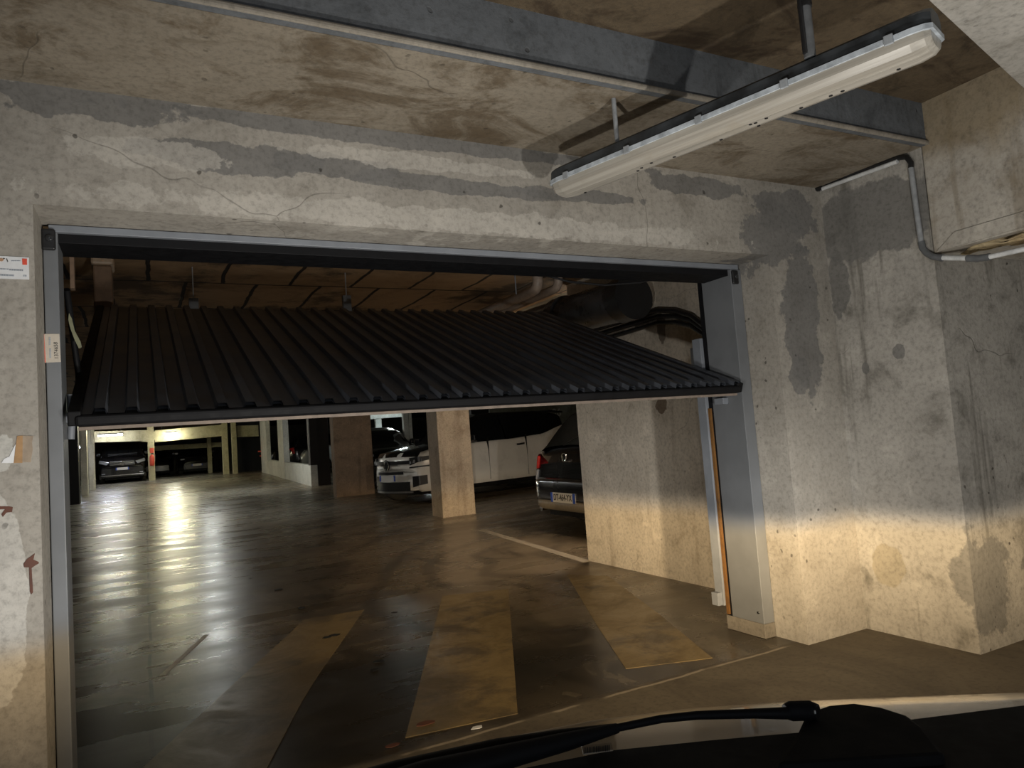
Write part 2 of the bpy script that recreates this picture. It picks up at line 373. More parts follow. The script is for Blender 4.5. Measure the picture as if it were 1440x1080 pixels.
# ------------------------------------------------------------------ interior setting
IZ = 2.47
b = MB()
b.grid([[(-3, y, IZ+gz(y)), (3.6, y, IZ+gz(y))] for y in (YB, 12, 40)], False)
b.grid([[(-3, y, IZ+.2+gz(y)), (3.6, y, IZ+.2+gz(y))] for y in (YB, 12, 40)], False)
struct(b.build('ceiling_aisle', M_tile))
b = MB()
b.grid([[(3.6, y, IZ+gz(y)), (22, y, IZ+gz(y))] for y in (YB, 12, 52)], False)
b.grid([[(-16, y, IZ+gz(y)), (-3, y, IZ+gz(y))] for y in (YB, 12, 52)], False)
b.grid([[(-3, y, IZ+gz(y)), (3.6, y, IZ+gz(y))] for y in (40, 52)], False)
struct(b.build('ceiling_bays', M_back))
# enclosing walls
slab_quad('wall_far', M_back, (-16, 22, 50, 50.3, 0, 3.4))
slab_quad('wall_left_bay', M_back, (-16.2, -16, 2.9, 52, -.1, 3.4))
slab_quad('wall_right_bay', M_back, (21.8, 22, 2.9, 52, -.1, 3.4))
slab_quad('wall_entrance', M_wall, (-16, -4, YW, YB, -.1, 3.0))
slab_quad('wall_entrance_right', M_back, (3.96, 22, YB-.02, YB+.2, -.1, 3.0))
# partition on the right behind the post
slab_quad('wall_partition', M_part, (3.45, 3.70, YB, 5.45, -.1, IZ))
# left side: dark wall then open bays with columns
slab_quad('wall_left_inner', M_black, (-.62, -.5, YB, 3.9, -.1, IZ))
def column(x0, x1, y0, y1, mat, label, name='concrete_pillar', group=None, z1=None, zb=None):
    z0 = gz(y0) if zb is None else zb
    b = MB(); b.box(x0, x1, y0, y1, z0-.01 if zb is None else z0, (IZ+gz(y0)) if z1 is None else z1)
    return tag(b.build(name, mat, bevel=.012), label, 'pillar', group)
column(3.93, 4.47, 10.15, 10.6, M_pillar, 'nearer concrete pillar, lit warm, standing in front of the white car')
column(3.80, 4.68, 16.3, 16.62, M_pillar1, 'wide brown concrete pillar left of the white car nose')
# dark bay end wall with painted bay number, low wall and its posts
q0, q1 = at(438.5, 684, y=21.2), at(461, 683, y=21.2)
o = column(q0.x, q1.x+.1, 21.2, 21.5, plain('brown_black_paint', (.02, .014, .01), .7), 'dark painted pillar with bay number 95 at the end of the low wall')
tc_ = at(449.5, 604, y=21.18)
text('bay_number', '95', .22, plain('black_print', (.004, .004, .004), .6), o, basis((tc_.x, 21.185, tc_.z), (1, 0, 0), (0, 0, 1)))
M_lwall = concrete('grey_white_concrete', (.7, .69, .63), (.42, .41, .36), [], streak=.5, pits=0, bumps=.2, crack=False)
def fp(px, py):
    d = _f + _R*((px-720)/F_PX) - _U*((py-540)/F_PX); t = (1.15+.0128*12)/(.0128*d.y-d.z); return CAM+d*t
n0, f0 = fp(438, 684), fp(369, 664)
b = MB()
dn = (f0-n0); dn.z = 0; dn.normalize(); rt = Vector((dn.y, -dn.x, 0))
b.prism([n0-Vector((0, 0, .02)), f0-Vector((0, 0, .02)), f0+rt*.2-Vector((0, 0, .02)), n0+rt*.2-Vector((0, 0, .02))], (0, 0, .62))
lw = b.build('low_wall', M_lwall, bevel=.01); tag(lw, 'low pale concrete wall along the right side of the aisle', 'wall')
def wallpost(px0, px1, label, depth=.3):
    # on the low wall line
    def hit(px):
        d = _f + _R*((px-720)/F_PX); d = Vector((d.x, d.y)); a = Vector((n0.x, n0.y)); e_ = Vector((dn.x, dn.y))
        # a + s e = t d
        det = e_.x*(-d.y)-e_.y*(-d.x); s_ = ((-a.x)*(-d.y)-(-a.y)*(-d.x))/det
        return a+e_*s_
    A = hit(px1); B = hit(px0)
    b = MB(); z = gz(A.y)-.02
    r2 = Vector((rt.x, rt.y))*.02; r3 = Vector((rt.x, rt.y))*(depth)
    pts = [A-r2, B-r2, B+r3, A+r3]
    b.prism([(p.x, p.y, z) for p in pts], (0, 0, IZ+gz(A.y)-z))
    return tag(b.build('concrete_pillar', M_lwall, bevel=.01), label, 'pillar')
wallpost(387.5, 395, 'slim pale pillar rising midway along the low wall', .18)
op = wallpost(363, 371, 'slim pale pillar with red marks at the far end of the low wall', .16)
A = fp(372, 663)
b = MB(); rz_ = at(368, 635, y=36.0)
for (py, w) in ((634.5, .2), (641, .12)):
    p = at(369, py, y=35.5); b.box(p.x-w, p.x+w, 35.49, 35.5, p.z-.03, p.z+.03)
rm = b.build('red_mark', M_red, op)
# white lintel bar above the low wall
b = MB(); p0 = at(402, 588.5, y=28); p1 = at(437, 585, y=22)
# far row of bays facing the aisle
YF = 36.9; zF = gz(YF)
def fx(px, py=640): return at(px, py, y=YF).x
def fz(px, py): return at(px, py, y=YF).z
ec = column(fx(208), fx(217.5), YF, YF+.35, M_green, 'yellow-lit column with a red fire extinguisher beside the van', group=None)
b = MB(); b.prism([(fx(200), YF-.02, fz(200, 612)+.15), (fx(224), YF-.02, fz(224, 611)+.15), (fx(222), YF-.02, fz(222, 613)), (fx(216), YF-.02, fz(216, 622)), (fx(200), YF-.02, fz(200, 621))], (0, .4, 0))
b.build('capital', M_green, ec)
# fire extinguisher
ex = empty('fire_extinguisher', (fx(213.5), YF-.12, fz(213, 655)), 0, 'red fire extinguisher hung on the yellow-lit column', 'fire extinguisher')
b = MB(); b.lathe([(0, .001), (0, .085), (.03, .095), (.42, .095), (.5, .04), (.52, .001)], (0, 0, 0), 'z'); b.build('cylinder_body', M_red, ex)
b = MB(); b.box(-.03, .07, -.02, .02, .52, .58); b.tube([(0, 0, .55), (.14, 0, .5), (.13, 0, .2)], .012); b.build('valve_and_hose', M_plastic, ex)
b = MB(); b.box(fx(211), fx(216.5), YF-.02, YF-.003, fz(213, 637), fz(213, 630)); sg = b.build('safety_sign', M_red); tag(sg, 'small red sign above the fire extinguisher on the column', 'sign')
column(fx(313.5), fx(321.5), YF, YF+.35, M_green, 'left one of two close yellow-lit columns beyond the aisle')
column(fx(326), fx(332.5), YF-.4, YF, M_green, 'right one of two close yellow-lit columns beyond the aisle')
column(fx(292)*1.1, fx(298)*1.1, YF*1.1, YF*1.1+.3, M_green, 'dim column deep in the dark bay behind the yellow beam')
# beams over the far bays
def beam(name, px0, py0, px1, py1, h, Y, mat, label, dy=.4):
    A = at(px0, py0, y=Y); B = at(px1, py1, y=Y)
    b = MB(); b.prism([A, B, B+Vector((0, 0, h)), A+Vector((0, 0, h))], (0, dy, 0))
    return tag(b.build(name, mat, bevel=.01), label, 'beam')
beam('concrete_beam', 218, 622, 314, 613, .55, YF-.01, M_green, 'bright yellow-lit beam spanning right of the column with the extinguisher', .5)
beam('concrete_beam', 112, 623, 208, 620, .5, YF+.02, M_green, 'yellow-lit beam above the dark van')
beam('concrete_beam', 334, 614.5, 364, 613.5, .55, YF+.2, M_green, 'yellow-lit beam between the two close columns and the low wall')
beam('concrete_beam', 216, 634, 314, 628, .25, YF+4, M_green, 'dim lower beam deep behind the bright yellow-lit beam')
# black sheet for the shade inside the bay opening, then the back wall
slab_quad('bay_shade_sheet', M_black, (fx(333), fx(364)+.4, YF+1.2, YF+1.5, 0, 2.9))
slab_quad('wall_bay_back', M_back, (-14, 5.5, YF+9, YF+9.2, 0, 3.2))
# left row columns
for (pa, pb, py, lb) in ((114.5, 124, 697, 'nearest pale column on the left of the aisle'), (125.5, 134, 689, 'second pale column on the left, just before the van')):
    g = fp(pb, py); A = at(pa, py, y=g.y)
    column(A.x, g.x, g.y, g.y+.45, M_lwall, lb)
g = fp(112, 709)
column(g.x-.5, g.x, g.y, g.y+.5, M_black, 'black-painted pillar at the left edge of the aisle')
# back columns and rails between the brown pillar and the front pillar
M_wht = concrete('white_painted_concrete', (.7, .74, .72), (.4, .42, .4), [], streak=.2, pits=0, bumps=.1, crack=False)
for (x0, x1, Y, lb) in ((528.5, 537, 27, 'white column behind the dark parked car'), (568, 575, 19.5, 'left half of the white double post behind the white car bonnet'), (575.5, 580, 19.5, 'right half of the white double post behind the white car bonnet')):
    A = at(x0, 600, y=Y); B = at(x1, 600, y=Y)
    column(A.x, B.x, Y, Y+.15, M_wht, lb)
A = at(515, 590, y=26.9); B = at(572, 585.5, y=26.9)
b = MB(); b.prism([A, B, B+Vector((0, 0, .3)), A+Vector((0, 0, .3))], (0, .08, 0)); tag(b.build('white_beam', M_wht), 'white horizontal beam on the white column behind the dark car', 'beam')
# rear wall of the white car bay, with its number
A = at(690, 600, y=17.5); B = at(850, 600, y=17.5)
g_w = concrete('grey_green_concrete', (.2, .22, .19), (.08, .09, .08), [], streak=.3, pits=0, crack=False)
o = slab_quad('wall_bay_side', g_w, (A.x, B.x+6, 17.5, 17.7, -.1, 2.6))
p = at(783, 580.5, y=17.48)
text('bay_number', '96', .3, plain('faded_white_print', (.45, .48, .46), .7), o, basis((p.x, 17.49, p.z), (1, 0, 0), (0, 0, 1)), bold=.004)
A = at(664, 600, y=16.5); B = at(689, 600, y=16.5)
column(A.x, B.x, 16.5, 16.9, M_black, 'black pillar between the front pillar and the bay wall numbered 96')
# low wall by far-right of aisle continues (pavement kerb line)

# ------------------------------------------------------------------ painted marks on the floor
def floor_poly(name, pts, mat, label, cat, z=.0025, grp=None):
    P = [at(px, py, z=z) for px, py in pts]
    b = MB(); b.prism([(p.x, p.y, .0) for p in P], (0, 0, z)); o = b.build(name, mat); return tag(o, label, cat, grp)
floor_poly('painted_stripe', [(427, 871), (512, 857), (448, 948), (425, 985), (375, 1080), (360, 1105), (180, 1105), (200, 1080), (330, 960), (405, 893)], M_paint, 'leftmost worn yellow painted stripe with a pointed upper end', 'floor marking')
floor_poly('painted_stripe', [(622, 838), (715, 828), (728, 1003), (570, 1037)], M_paint, 'middle yellow painted stripe with a tyre mark across it', 'floor marking')
floor_poly('painted_stripe', [(797, 808), (855, 810), (925, 862), (1002, 925), (880, 940), (840, 880)], M_paint, 'right worn yellow painted stripe nearest the steel post', 'floor marking')
M_grline = plain('faded_line_paint', (.36, .31, .24), .5)
def line_on_floor(p, q, w, label):
    A = at(*p, z=0); B = at(*q, z=0); d = (B-A).normalized(); n = Vector((d.y, -d.x, 0))*w/2
    b = MB(); b.prism([A+n, B+n, B-n, A-n], (0, 0, .002)); return tag(b.build('bay_line', M_grline), label, 'floor marking')
line_on_floor((676, 745), (826, 790), .09, 'faded bay line running towards the black hatchback')
line_on_floor((290, 893), (228, 950), .03, 'thin pale scratch line on the dark floor at lower left')
for i, (px, py, w, h, ml, lb) in enumerate([(598, 1017, .035, .018, M_rustmark, 'reddish leaf scrap on the middle yellow stripe'), (671, 1023, .025, .01, M_wsticker, 'small white litter scrap beyond the middle stripe'), (470, 893, .03, .018, M_black, 'black leaf on the left yellow stripe'), (460, 896, .025, .018, M_black, 'black leaf lying beside another on the left stripe'), (533, 930, .028, .018, M_black, 'black leaf between the left and middle stripes'), (392, 829, .03, .02, M_black, 'black leaf on the bare floor beyond the left stripe'), (424, 855, .025, .02, M_black, 'black leaf close to the tip of the left stripe'), (526, 942, .025, .015, M_black, 'small black scrap below the leaf between the stripes'), (553, 1048, .03, .012, M_rustmark, 'brown scrap left of the middle stripe foot')]):
    p = at(px, py, z=.004); b = MB()
    rnd = random.Random(i); n = 9
    b.prism([(p.x+w*1.3*math.cos(k/n*6.283)*rnd.uniform(.6, 1), p.y+h*1.6*math.sin(k/n*6.283)*rnd.uniform(.6, 1), .003) for k in range(n)], (0, 0, .003))
    tag(b.build('leaf' if 'leaf' in lb else 'litter_scrap', ml), lb, 'leaf' if 'leaf' in lb else 'litter')

# ------------------------------------------------------------------ garage door frame
fr = empty('door_frame', (2.86, 2.83, 0), 0, 'grey-blue steel frame lining the concrete garage opening', 'door frame')
def P(b, name, mat, parent=fr, **k):
    """build in world coordinates under a parent Empty that sits elsewhere"""
    o = b.build(name, mat, parent, **k)
    bpy.context.view_layer.update()
    o.matrix_parent_inverse = parent.matrix_world.inverted()
    return o
FY = 2.826
b = MB(); b.box(2.834, OR-.004, FY, 3.055, .075, 1.957); P(b, 'right_post', M_steelpost, bevel=.003)
b = MB(); b.box(2.832, OR-.003, FY-.001, 3.10, .001, .075); P(b, 'post_foot', concrete('stained_steel', (.2, .18, .15), (.05, .04, .03), [], streak=.2, pits=0, crack=False), bevel=.003)
b = MB(); b.box(2.81, 2.834, 3.085, 3.15, .13, 1.62)
b.box(2.782, 2.812, 3.10, 3.15, .13, .2)
P(b, 'track_flange', M_rail, bevel=.002)
b = MB(); b.box(2.822, 2.838, 3.068, 3.084, .085, 1.22); P(b, 'rusty_strip', M_rust)
b = MB(); b.box(2.836, 2.87, 3.05, 3.09, .076, 1.957); P(b, 'post_channel', M_edge)
b = MB(); b.lathe([(0, .006), (-.004, .006), (-.004, 0.0001)], (2.834, 2.86, .13), 'x', 10); P(b, 'bolt', M_plastic)
for z in (.25, .31, .3): pass
b = MB(); b.box(OL+.003, -.242, FY, 3.0, .0, 1.957); P(b, 'left_post', M_steelpost, bevel=.003)
b = MB(); b.box(OL+.02, OR-.02, FY-.002, FY+.02, 1.957, OT-.003); P(b, 'top_rail', M_rail, bevel=.002)
b = MB(); b.box(OL+.02, OR-.02, FY+.02, FY+.21, 1.925, OT-.003); P(b, 'top_housing', M_edge, bevel=.002)
for nm, px, py in (('left', 68, 337), ('right', 1033.5, 390)):
    c = at(px, py, y=FY-.008)
    b = MB(); b.box(c.x-.021, c.x+.021, FY-.016, FY-.001, c.z-.037, c.z+.037)
    o = P(b, 'safety_sensor', M_plastic, bevel=.007, seg=3); o['label'] = 'black rounded sensor cap at the top %s of the frame' % nm
    b = MB(); b.lathe([(0, .013), (-.004, .012), (-.007, .007), (-.008, .0001)], (c.x+.004, FY-.016, c.z+.004), 'y', 16)
    l = b.build('sensor_lens', M_lens, o)
# hinge cover boxes at each side of the panel
b = MB(); b.box(2.795, 2.834, 2.93, 3.0, 1.235, 1.27); P(b, 'pivot_bracket', M_rail, bevel=.003)
# ------------------------------------------------------------------ tilting panel
NX0, NX1 = -.205, 2.79
nA = Vector((0, 2.79, 1.325)); nB = Vector((0, 4.78, 2.078))
un = (nB-nA); Lp = un.length; un.normalize(); nrm = Vector((0, -un.z, un.y))     # nrm points up
dp = empty('garage_door_panel', (1.29, 2.79, 1.28), 0, 'tilted half-open black corrugated garage door panel', 'garage door')
prof = []; pitch = .0965; n = int((NX1-NX0)/pitch); pitch = (NX1-NX0)/n
for i in range(n):
    x = NX0+i*pitch
    prof += [(x, 0), (x+pitch*.52, 0), (x+pitch*.6, .02), (x+pitch*.92, .02)]
prof.append((NX1, 0))
b = MB()
rows = []
for s_ in (0.004, Lp*.33, Lp*.66, Lp-.005):
    sag = 0
    rows.append([Vector((x, 0, 0))+nA+un*s_+nrm*h for x, h in prof])
b.grid(rows, False)
rows = [[p-nrm*.012 for p in r] for r in rows]
b.grid(rows, False)
P(b, 'corrugated_sheet', M_panel, dp, fix=False)
Mx = lambda s0, s1, h0, h1, x0, x1: [Vector((x0, 0, 0))+nA+un*s0+nrm*h0, Vector((x0, 0, 0))+nA+un*s1+nrm*h0, Vector((x0, 0, 0))+nA+un*s1+nrm*h1, Vector((x0, 0, 0))+nA+un*s0+nrm*h1]
b = MB(); b.prism(Mx(-.012, .05, -.04, -.002, NX0, NX1), (NX1-NX0, 0, 0)); P(b, 'bottom_tube', M_edge, dp, bevel=.01)
b = MB(); b.prism(Mx(Lp-.05, Lp, -.04, -.004, NX0, NX1), (NX1-NX0, 0, 0)); P(b, 'top_tube', M_edge, dp, bevel=.004)
for x0 in (NX0-.022, NX1-.018):
    b = MB(); b.prism(Mx(0, Lp, -.04, .012, x0, 0), (.04, 0, 0)); P(b, 'side_tube', M_edge, dp, bevel=.005)
for s0 in (.7, 1.4):
    b = MB(); b.prism(Mx(s0, s0+.04, -.05, -.014, NX0, NX1), (NX1-NX0, 0, 0)); P(b, 'stiffener', M_edge, dp)
b = MB(); b.prism(Mx(-.01, .03, -.052, -.04, NX0+.01, NX1), (NX1-NX0-.03, 0, 0)); P(b, 'bottom_seal', M_rubber, dp)
# lifting arms, left and right
def arm(pts, r, name, mat=M_edge, lab=None):
    b = MB(); b.tube(pts, r, 8); o = P(b, name, mat, dp)
    if lab: o['label'] = lab
arm([(-.235, 3.02, 1.80), (-.225, 3.3, 1.52), (-.225, 3.28, 1.44)], .011, 'lifting_arm')
b = MB(); pts = [at(97, 440, y=3.08), at(101, 448, y=3.08), at(105, 465, y=3.08), at(113, 480, y=3.08), at(115, 488, y=3.08), at(111, 490, y=3.08), at(105, 478, y=3.08), at(99, 462, y=3.08), at(96, 450, y=3.08)]
b.prism(pts, (0, .012, 0)); o = P(b, 'lever_plate', plain('yellow_green_plate', (.2, .2, .12), .6), dp)
b = MB(); c = at(99, 594, y=2.98); b.tube([c+Vector((0, -.03, .015)), c+Vector((0, .03, .015))], .02, 14); b.tube([c+Vector((0, 0, .03)), c+Vector((0, 0, .1))], .009, 8); b.tube([c+Vector((0.004, 0, -.0)), c+Vector((0, 0, -.06))], .012, 8); P(b, 'roller', M_rail, dp)
# ------------------------------------------------------------------ services behind the opening
b = MB()
ax0 = Vector((3.14, 4.2, 2.13)); ax1 = Vector((3.12, 7.6, 2.2))
pa = at(880, 421, x=3.17); 
pip = empty('drain_pipe', tuple(pa), 0, 'thick black drain pipe hanging beside the partition wall', 'pipe')
R0 = .155
b.tube([pa+Vector((0, 0, 0)), pa+Vector((-.02, .75, .02)), pa+Vector((-.05, 4, .1))], [R0, R0, R0], 28); P(b, 'pipe_run', M_blkpipe, pip)
b = MB(); b.tube([pa+Vector((0, -.10, 0)), pa+Vector((0, .05, 0))], [R0*1.08, R0*1.08], 28); P(b, 'end_collar', M_plastic, pip)
b = MB(); b.tube([pa+Vector((-.02, .78, .02)), pa+Vector((-.02, .9, .02))], R0*1.12, 28); P(b, 'joint_collar', M_blkpipe, pip)
for (pts, lb) in ((((755, 378), (757, 404), (747, 413), (700, 437)), 'beige waste pipe with elbow dropping left of its twin'), (((784, 392), (786, 402), (777, 413), (724, 440)), 'beige waste pipe with elbow just left of the black drain pipe')):
    base = at(*pts[1], z=2.31); x = base.x
    A = at(*pts[0], y=base.y); E = Vector((base.x-.02, base.y+2.6, base.z-.02))
    w = [Vector((base.x, base.y, IZ)), Vector((base.x, base.y, base.z+.06))]
    for k in range(1, 6):
        a = k/6*math.pi/2; w.append(Vector((base.x, base.y+.07-.07*math.cos(a), base.z-.0+.06-.07*math.sin(a))))
    w += [Vector((base.x, base.y+.1, base.z-.012)), E]
    b = MB(); b.tube(w, 0.043 if 'left of its' in lb else .036, 14)
    tag(b.build('waste_pipe', M_pvc), lb, 'pipe')
# curved black cable bundle / track along the partition
X = 3.42
for k, (off, lb) in enumerate(((0, 'upper black cable curving along the partition wall'), (9, 'middle black cable curving along the partition wall'), (18, 'lower black cable curving along the partition wall'))):
    ctrl = [(1003, 476+off*.6), (990, 458+off*.7), (972, 444+off*.8), (950, 437+off*.9), (925, 436+off), (890, 447+off), (850, 459+off), (790, 478+off)]
    b = MB(); b.tube([at(px, py, x=X) for px, py in ctrl], .016 if k else .02, 10)
    tag(b.build('cable', M_plastic), lb, 'cable', None)
b = MB(); b.tube([at(px, py, y=3.06) for px, py in ((330, 346), (420, 356), (560, 366), (700, 374), (752, 383), (800, 396), (850, 401), (900, 397), (960, 382), (975, 378))], .006, 8)
tag(b.build('hanging_cable', M_plastic), 'thin black cable sagging under the top frame rail', 'cable')
# wall bracket plate on the partition
b = MB(); c = at(990, 515, x=3.43); b.box(3.425, 3.449, c.y-.04, c.y+.12, c.z-.1, c.z+.14); tag(b.build('wall_plate', M_steelpost, bevel=.002), 'grey steel plate fixed to the partition near the post', 'plate')
# brown post/duct hanging from the ceiling at the left
c = at(145, 362, y=4.9)
du = empty('hanging_duct', tuple(c), 0, 'brown boxed duct hanging from the ceiling at the left', 'duct')
b = MB(); A = at(130, 372, y=4.9); B = at(157, 372, y=4.9); b.box(A.x, B.x, 4.9, 5.1, 1.7, A.z); P(b, 'duct_body', plain('brown_board', (.14, .085, .05), .6), du, bevel=.01)
b = MB(); b.box(A.x-.01, B.x+.01, 4.88, 5.12, A.z, A.z+.08); P(b, 'duct_cap', plain('tan_board', (.3, .22, .15), .5), du, bevel=.015)
b = MB(); A = at(97, 340, y=3.6); B = at(103, 340, y=3.6); b.box(A.x, B.x, 3.6, 3.65, at(100, 405, y=3.6).z, at(100, 335, y=3.6).z); tag(b.build('timber_batten', plain('brown_timber', (.2, .13, .085), .7)), 'brown timber batten behind the left steel post', 'batten')
# suspended hangers
for (px, py0, py1, lb) in ((487, 384, 416, 'thin metal hanger above the middle of the door panel'), (272, 398, 420, 'thin metal hanger above the left of the door panel')):
    A = at(px, py1, y=5.3); b = MB(); b.tube([A, Vector((A.x, A.y, IZ))], .004, 6)
    h = empty('ceiling_hanger', tuple(A), 0, lb, 'hanger'); P(b, 'rod', M_conduit, h)
    b = MB(); b.box(A.x-.03, A.x+.03, 5.28, 5.32, A.z-.16, A.z); P(b, 'bracket', M_conduitd, h)
b = MB(); A = at(724, 378, y=4.6); B = at(726, 414, y=4.6); b.tube([Vector((B.x, 4.6, IZ)), B], .005, 6); tag(b.build('hanger_rod', M_rail), 'thin metal rod hanging beside the beige waste pipes', 'hanger')

# ------------------------------------------------------------------ stickers and marks on the left of the opening
def wall_poly(b, pts, y, th=.002): b.prism([at(px, py, y=y) for px, py in pts], (0, th, 0))
y = YW-.0025
st = empty('wall_sticker', tuple(at(20, 376, y=y)), 0, 'white sticker with red square on the concrete left of the opening', 'sticker')
b = MB(); wall_poly(b, [(-14, 359), (40.5, 362), (41, 393), (-14, 391)], y, .0024); P(b, 'sticker_sheet', M_wsticker, st)
b = MB(); wall_poly(b, [(31, 363.5), (38, 363.7), (38, 372.5), (31.5, 372.3)], y-.001, .001); P(b, 'red_square', M_red, st)
b = MB(); wall_poly(b, [(-4, 362.6), (3, 363), (6, 365), (3, 367.5), (-4, 367)], y-.001, .001); P(b, 'orange_print', plain('orange_print', (.5, .3, .18), .5), st)
b = MB(); wall_poly(b, [(8.5, 363.5), (10, 363.5), (11.5, 368), (10.5, 368.5)], y-.001, .001); wall_poly(b, [(4, 362.8), (7, 362.9), (6.5, 364.2), (4.5, 364)], y-.001, .001); P(b, 'dark_print', M_dprint, st)
def lines(b, y, px0, px1, py, h, seed, sl=.05):
    rnd = random.Random(seed); x = px0
    while x < px1:
        w = rnd.uniform(.8, 2.2); yy = py+(x-px0)*sl
        wall_poly(b, [(x, yy), (x+w, yy), (x+w, yy+h), (x, yy+h)], y, .001); x += w+rnd.uniform(.3, .7)
b = MB(); lines(b, y-.001, -8, 12, 376.8, 1.6, 1); lines(b, y-.001, 13, 32, 378, 2.2, 2); lines(b, y-.001, 16, 28, 366, 1.2, 4, 0); P(b, 'small_print', M_gprint, st)
b = MB(); lines(b, y-.001, -6, 20, 385, 2.3, 3); lines(b, y-.001, 33, 37, 386.5, 2.3, 8); P(b, 'bottom_print', M_gprint, st)
y = FY-.0022
st = empty('frame_sticker', tuple(at(72, 490, y=y)), 0, 'cream sticker with sideways number on the left steel post', 'sticker')
b = MB(); wall_poly(b, [(61, 469.5), (83.5, 469.5), (85.5, 509), (63, 510)], y, .0018); P(b, 'sticker_sheet', plain('cream_sticker', (.5, .45, .38), .6, nscale=60, namp=.04), st)
b = MB(); wall_poly(b, [(61, 470), (62.2, 470), (64.2, 509.5), (63, 510)], y-.001, .001); P(b, 'red_border', M_red, st)
c = at(79.2, 493, y=y-.0012); M4 = basis(c, at(77.5, 460, y=y)-at(80, 510, y=y), at(60, 490, y=y)-at(90, 491, y=y))
t_ = text('number_print', '1374658', .0165, M_dprint, st, M4, .0003); bpy.context.view_layer.update(); t_.matrix_parent_inverse = st.matrix_world.inverted()
b = MB(); 
for (x, ya, yb) in ((68.6, 474, 485), (69.3, 490, 503)):
    yy = ya
    rnd = random.Random(int(ya))
    while yy < yb:
        h = rnd.uniform(.7, 1.6); wall_poly(b, [(x, yy), (x+2.6, yy), (x+2.6, yy+h), (x, yy+h)], y-.001, .001); yy += h+.6
P(b, 'small_print', M_gprint, st)
y = YW-.002
tt = empty('torn_tape', tuple(at(30, 634, y=y)), 0, 'torn brown tape and white paper scrap on the concrete left of the opening', 'tape')
b = MB(); wall_poly(b, [(24, 613), (32, 612.5), (31.5, 651), (19, 651)], y, .0018); P(b, 'brown_strip', M_brownp, tt)
b = MB(); wall_poly(b, [(32, 612.5), (47, 613), (45, 622), (46, 632), (43, 650), (31.5, 650)], y, .0018); P(b, 'faded_strip', M_brownp2, tt)
b = MB(); wall_poly(b, [(22, 624), (19, 651), (2, 651), (6, 645), (13, 642), (17, 634)], y, .0018); P(b, 'white_paper', M_wsticker, tt)
b = MB(); wall_poly(b, [(49, 778), (47, 787), (54, 790), (55, 792), (47, 797), (44.5, 799), (46.5, 833), (44, 836), (42, 832), (41, 798), (34, 798), (33, 793), (38, 786), (44, 782)], y, .0012); tag(b.build('rust_stain', M_rustmark), 'dark red dripping stain low on the wall left of the opening', 'stain')
b = MB(); wall_poly(b, [(-8, 712), (12, 712), (18, 713), (17, 720), (9, 721), (4, 727), (2, 723), (7, 716), (-8, 717)], y, .0012); tag(b.build('rust_stain', M_rustmark), 'small brown stain at the photo edge above the dripping stain', 'stain')

# ------------------------------------------------------------------ ceiling light fixture
Lc = at(786, 262, z=2.15); Rc = at(1318, 45, z=2.15)
fdir = (Rc-Lc); Lf = fdir.length; fdir.normalize(); ang = math.atan2(fdir.y, fdir.x)
fx_ = empty('tube_light_fixture', tuple(Lc), ang, 'long dusty tube light fixture hanging over the entrance', 'light fixture')
def section_loft(b, prof, x0, x1, endr=.03, closed=True):
    xs = [(x0, .72), (x0+endr*.3, .9), (x0+endr, 1), (x1-endr, 1), (x1-endr*.3, .9), (x1, .72)]
    n = len(prof); rings = []
    for x, s_ in xs: rings.append([(x, p[0]*s_, p[1]*(s_ if p[1] < 0 else (1 if s_ == 1 else .85+.15*s_))) for p in prof])
    vs = [q for r_ in rings for q in r_]
    b.add(vs, [(i*n+k, i*n+(k+1) % n, (i+1)*n+(k+1) % n, (i+1)*n+k) for i in range(5) for k in range(n)], False)
    b.add(rings[0], [tuple(range(n-1, -1, -1))]); b.add(rings[-1], [tuple(range(n))])
M_body = plain('dark_grey_polycarbonate', (.035, .04, .045), .5, nscale=12, namp=.5)
b = MB(); section_loft(b, [(-.066, .004), (-.06, .045), (-.035, .062), (.035, .062), (.06, .045), (.066, .004)], 0, Lf, .05); b.build('housing', M_body, fx_)
b = MB(); section_loft(b, [(-.07, -.008), (-.07, .008), (.07, .008), (.07, -.008)], -.004, Lf+.004, .05); b.build('rim', plain('light_grey_rim', (.42, .46, .5), .5, nscale=20, namp=.3), fx_)
def diffuser_mat():
    t = NT('dusty_clear_diffuser'); tc = t.new('ShaderNodeTexCoord').outputs['Object']
    n1 = t.noise(7, 5, .6, vec=tc); ws = t.noise(60, 3, .5, vec=tc, stretch=(.02, 1, 1))
    c = t.mix(t.ramp(ws, .4, .65), (.38, .355, .31), (.27, .25, .215)); c = t.mix(t.math('MULTIPLY', t.ramp(n1, .55, .7), .5), c, (.3, .27, .22))
    return t.out(c, .28, t.bump(ws, .15, .003), spec=.6, coat=.3)
b = MB(); section_loft(b, [(-.064, -.008), (-.06, -.03), (-.045, -.048), (-.02, -.056), (.02, -.056), (.045, -.048), (.06, -.03), (.064, -.008)], .004, Lf-.004, .05); b.build('diffuser', diffuser_mat(), fx_)
for k in range(5):
    x = .1+k*(Lf-.2)/4
    for s_ in (-1, 1):
        b = MB(); b.box(x-.012, x+.012, s_*.071-.004, s_*.071+.004, -.014, .014); b.build('clip', plain('clip_plastic', (.3, .32, .34), .5), fx_, bevel=.002)
rnd = random.Random(3)
b = MB()
for k in range(14):
    x = rnd.uniform(.1, Lf-.1); yy = rnd.uniform(-.012, .03); b.lathe([(-.0015, .0001), (-.001, .006), (.003, .005)], (x, yy, -.0565), 'z', 7)
b.build('dead_insect', M_black, fx_)['kind'] = 'stuff'
